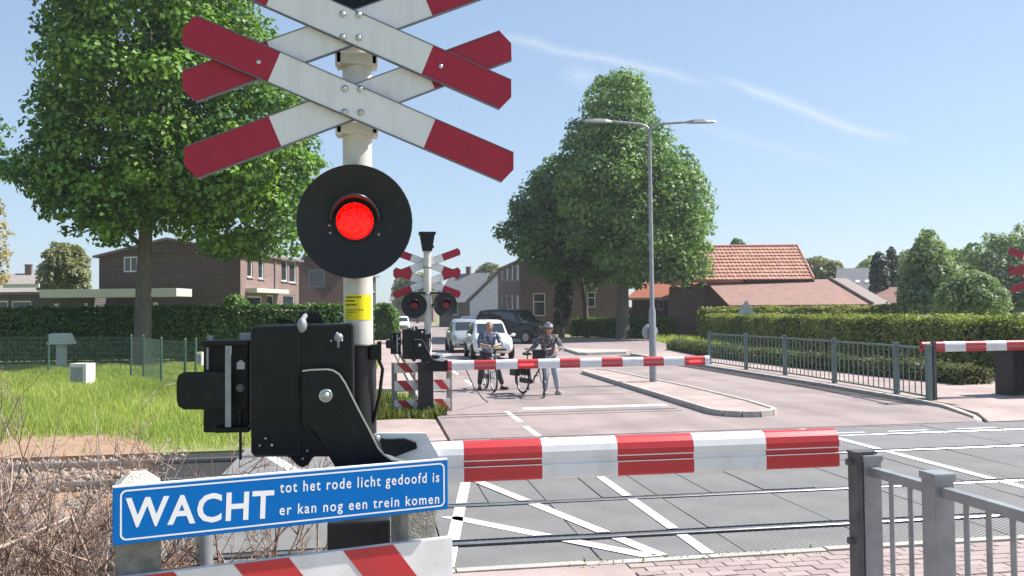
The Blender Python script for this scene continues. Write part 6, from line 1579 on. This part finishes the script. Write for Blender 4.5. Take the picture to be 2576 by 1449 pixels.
def person(label, loc, rz, J, m_top, m_leg, m_hair, m_shoe, helmet=None, glasses=False, sleeve=0.75, beard=False):
    """J: joint positions in metres, facing -Y"""
    rt = empty('person', loc, rz); tag(rt, label, 'person')
    m_skin = mat('skin', (0.46, 0.27, 0.20), (0.40, 0.22, 0.16), rough=0.5, scale=8)
    j = {}; e = []
    def add(k, p, r, par=None):
        j[k] = (p, r)
        if par: e.append((par, k))
    add('pelvis', J['pelvis'], .125); add('belly', J['pelvis'].lerp(J['chest'], .5), .125, 'pelvis'); add('chest', J['chest'], .135, 'belly'); add('neck0', J['chest'].lerp(J['neck'], .75), .075, 'chest'); add('neck', J['neck'], .052, 'neck0')
    hd_ = J['head']; add('jaw', hd_ + V(0, -.02, -.07), .068, 'neck'); add('skull', hd_ + V(0, .005, .03), .088, 'jaw'); add('crown', hd_ + V(0, .01, .085), .062, 'skull'); add('nose', hd_ + V(0, -.105, -.02), .014, 'jaw')
    for s_, nm in ((-1, 'r'), (1, 'l')):
        add('sh' + nm, J['sh' + nm], .062, 'chest'); add('el' + nm, J['el' + nm], .044, 'sh' + nm); add('wr' + nm, J['wr' + nm], .030, 'el' + nm)
        hdir = (J['wr' + nm] - J['el' + nm]).normalized(); dn = V(0, 0, -1); sd = hdir.cross(dn); sd = sd.normalized() if sd.length > .1 else V(1, 0, 0); dn = sd.cross(hdir).normalized()
        pa = J['wr' + nm] + hdir * .06; add('palm' + nm, pa, .036, 'wr' + nm)
        for k, (off, ln) in enumerate(((-.028, .062), (-.009, .075), (.011, .070), (.029, .055))):
            q = pa + hdir * .035 + sd * off; add('f%d' % k + nm, q, .010, 'palm' + nm); add('g%d' % k + nm, q + hdir * ln * .5 - dn * -.015, .009, 'f%d' % k + nm); add('h%d' % k + nm, q + hdir * ln * .55 + dn * ln * .55, .008, 'g%d' % k + nm)
        add('t0' + nm, pa - sd * .042 * s_ + hdir * .0, .011, 'palm' + nm); add('t1' + nm, pa - sd * .055 * s_ + hdir * .04 + dn * .015, .009, 't0' + nm)
        add('hip' + nm, J['hip' + nm], .098, 'pelvis'); add('kn' + nm, J['kn' + nm], .062, 'hip' + nm); add('an' + nm, J['an' + nm], .042, 'kn' + nm); add('toe' + nm, J['an' + nm] + J['foot' + nm] * .17 + V(0, 0, -.045), .034, 'an' + nm)
    body = skin('body', j, e, m_skin, rt, 1, 'pelvis')
    # shirt
    t = {}; te = []
    def addt(k, p, r, par=None):
        t[k] = (p, r)
        if par: te.append((par, k))
    addt('pelvis', J['pelvis'] + V(0, 0, -.03), (.165, .15)); addt('belly', J['pelvis'].lerp(J['chest'], .5), (.165, .145), 'pelvis'); addt('chest', J['chest'], (.17, .145), 'belly'); addt('neck0', J['chest'].lerp(J['neck'], .72), .10, 'chest')
    for nm in 'rl':
        addt('sh' + nm, J['sh' + nm], .080, 'chest'); addt('el' + nm, J['el' + nm], .060, 'sh' + nm)
        if sleeve > .9: addt('wr' + nm, J['el' + nm].lerp(J['wr' + nm], .9), .044, 'el' + nm)
        elif sleeve > .6: addt('wr' + nm, J['el' + nm].lerp(J['wr' + nm], .3), .052, 'el' + nm)
    skin('top', t, te, m_top, rt, 2, 'chest')
    t = {}; te = []
    addt('pelvis', J['pelvis'] + V(0, 0, .02), (.155, .14))
    for nm in 'rl':
        addt('hip' + nm, J['hip' + nm], .112, 'pelvis'); addt('kn' + nm, J['kn' + nm], .080, 'hip' + nm); addt('an' + nm, J['an' + nm] + V(0, 0, .03), .062, 'kn' + nm)
    skin('trousers', t, te, m_leg, rt, 2, 'pelvis')
    for nm in 'rl':
        s_ = MB(); f = J['foot' + nm]; c = J['an' + nm] + f * .07 + V(0, 0, -.045)
        yaw = math.atan2(f.y, f.x); Mr = Matrix.Rotation(yaw, 3, 'Z'); s_.box(c + V(0, 0, -.0), (.27, .095, .075), bev=.03, rot=Mr); s_.box(V(c.x, c.y, c.z - .035), (.28, .10, .02), rot=Mr); s_.build('shoe', m_shoe, rt)
    h = MB()
    if helmet:
        n = 14; P = []; 
        for i in range(6):
            a = R(90 * i / 5)
            for k in range(n):
                q = 2 * math.pi * k / n; P.append(hd_ + V(.118 * math.cos(a) * math.cos(q), .01 + .145 * math.cos(a) * math.sin(q), .045 + .115 * math.sin(a)))
        h.add(P, [(i * n + k, i * n + (k + 1) % n, (i + 1) * n + (k + 1) % n, (i + 1) * n + k) for i in range(5) for k in range(n)], 0, True)
        ho = h.build('helmet', helmet, rt)
        v_ = MB()
        for dx in (-.055, 0, .055): v_.beam(hd_ + V(dx, -.10, .125), hd_ + V(dx, .07, .165), .018, .012)
        v_.build('vent', M_black2, ho)
        hr = MB(); hr.ball(hd_ + V(0, .04, -.01), .105, sc=(1, .8, 1.1)); hr.build('hair', m_hair, rt)
    else:
        h.ball(hd_ + V(0, .028, .040), .093, sc=(.98, 1.0, .92)); h.build('hair', m_hair, rt)
    f = MB()
    for s_ in (-1, 1): f.ball(hd_ + V(.095 * s_, .005, -.015), .024, sc=(.45, .8, 1.3), n=8, m=6)
    f.build('ears', m_skin, body)
    f = MB()
    for s_ in (-1, 1): f.ball(hd_ + V(.034 * s_, -.088, .012), .016, sc=(1.25, .5, .8), n=8, m=6)
    f.build('sunglasses' if glasses else 'eyes', M_black2, body)
    f = MB(); f.ball(hd_ + V(0, -.088, -.072), .022, sc=(1.2, .4, .35), n=8, m=6); f.build('mouth', mat('lips', (0.30, 0.10, 0.09), rough=.5), body)
    return rt


def plaid(name, a, b, c, sc):
    m = mat(name, a, rough=.85); n = m.node_tree.nodes; l = m.node_tree.links
    tc = n.new('ShaderNodeTexCoord'); ck = n.new('ShaderNodeTexChecker'); ck.inputs['Scale'].default_value = sc; ck.inputs['Color1'].default_value = (*a, 1); ck.inputs['Color2'].default_value = (*b, 1)
    nz = n.new('ShaderNodeTexNoise'); nz.inputs['Scale'].default_value = sc * .6; mx = n.new('ShaderNodeMixRGB'); mx.inputs['Color2'].default_value = (*c, 1)
    rp = n.new('ShaderNodeValToRGB'); rp.color_ramp.elements[0].position = .52; rp.color_ramp.elements[1].position = .60
    l.new(tc.outputs['Object'], ck.inputs['Vector']); l.new(tc.outputs['Object'], nz.inputs['Vector']); l.new(nz.outputs['Fac'], rp.inputs['Fac']); l.new(rp.outputs['Color'], mx.inputs['Fac']); l.new(ck.outputs['Color'], mx.inputs['Color1']); l.new(mx.outputs['Color'], n['Principled BSDF'].inputs['Base Color'])
    return m


M_bikeblk = mat('bike_black', (0.02, 0.02, 0.022), rough=.35)
M_bikewht = mat('bike_pale', (0.55, 0.55, 0.56), rough=.35)
# the man astride his bicycle
mx_, my_ = 2.86, 21.2
bicycle('bicycle', 'pale bicycle held upright between the legs of the man in the checked shirt', (mx_ - 0.02, my_ + 0.62), (mx_ + 0.03, my_ - 0.46), 0.05, M_bikewht, rack_bag=False)
hb = V(mx_, my_, 0)
J = dict(pelvis=V(0, .28, .93), chest=V(0.0, .13, 1.30), neck=V(0, .06, 1.47), head=V(0, .01, 1.60), shr=V(-.20, .12, 1.39), shl=V(.20, .12, 1.39), elr=V(-.29, -.02, 1.15), ell=V(.29, -.02, 1.15), wrr=V(-.13, -.16, 1.13), wrl=V(.14, -.17, 1.13),
         hipr=V(-.10, .28, .88), hipl=V(.11, .28, .88), knr=V(-.19, .20, .50), knl=V(.22, .16, .50), anr=V(-.23, .24, .085), anl=V(.36, .20, .085), footr=V(-.15, -1, 0).normalized(), footl=V(.35, -1, 0).normalized())
person('man in blue checked shirt and sunglasses standing astride a bicycle behind the boom', hb, R(4), J, plaid('checked_shirt', (0.05, 0.07, 0.13), (0.10, 0.13, 0.20), (0.42, 0.44, 0.50), 26), mat('grey_trousers', (0.035, 0.037, 0.042), (0.055, 0.055, 0.06), rough=.9, scale=10), mat('grey_hair', (0.33, 0.24, 0.20), rough=.8), M_black2, glasses=True, sleeve=.7)
# the second cyclist
wx_, wy_ = 4.06, 19.55
bicycle('bicycle', 'black bicycle with panniers and dark front bag held by the helmeted cyclist', (3.50, 20.15), (3.80, 19.15), -0.49, M_bikeblk, bag_front=True)
J = dict(pelvis=V(-.02, .25, .92), chest=V(-.04, .10, 1.26), neck=V(-.04, .02, 1.42), head=V(-.05, -.04, 1.545), shr=V(-.22, .08, 1.34), shl=V(.14, .10, 1.34), elr=V(-.40, -.04, 1.12), ell=V(.26, -.04, 1.12), wrr=V(-.52, -.14, 1.06), wrl=V(.12, -.24, 1.06),
         hipr=V(-.11, .25, .87), hipl=V(.08, .25, .87), knr=V(-.10, .14, .48), knl=V(.13, .16, .48), anr=V(-.12, .18, .085), anl=V(.19, .22, .085), footr=V(.05, -1, 0).normalized(), footl=V(.45, -1, 0).normalized())
person('cyclist in pale helmet, dark patterned jacket and light grey trousers holding a bicycle', V(wx_, wy_, 0), R(-4), J, plaid('patterned_jacket', (0.05, 0.05, 0.055), (0.10, 0.10, 0.10), (0.30, 0.27, 0.25), 30), mat('light_trousers', (0.36, 0.39, 0.44), (0.28, 0.31, 0.36), rough=.9, scale=10), mat('brown_hair', (0.09, 0.06, 0.04), rough=.8), mat('pale_shoe', (0.45, 0.45, 0.43), rough=.7), helmet=mat('helmet_pale', (0.34, 0.37, 0.37), (0.05, 0.055, 0.06), rough=.35, scale=14, lo=.45, hi=.53), sleeve=1.0)

# ------------------------------------------------------------------ thin summer haze
HZ = 0.0006
hz = MB(); hz.box((0, 150, 11.2), (520, 620, 25.0)); ho_ = hz.build('haze', [])
hm = bpy.data.materials.new('summer_haze'); hm.use_nodes = True; hn = hm.node_tree.nodes; hn.clear()
h_out = hn.new('ShaderNodeOutputMaterial'); h_v = hn.new('ShaderNodeVolumePrincipled')
h_v.inputs['Color'].default_value = (0.93, 0.96, 1.0, 1); h_v.inputs['Density'].default_value = HZ; h_v.inputs['Anisotropy'].default_value = 0.45
hm.node_tree.links.new(h_v.outputs[0], h_out.inputs['Volume'])
ho_.data.materials.append(hm); tag(ho_, 'thin pale summer haze over the whole street', 'haze', kind='stuff')
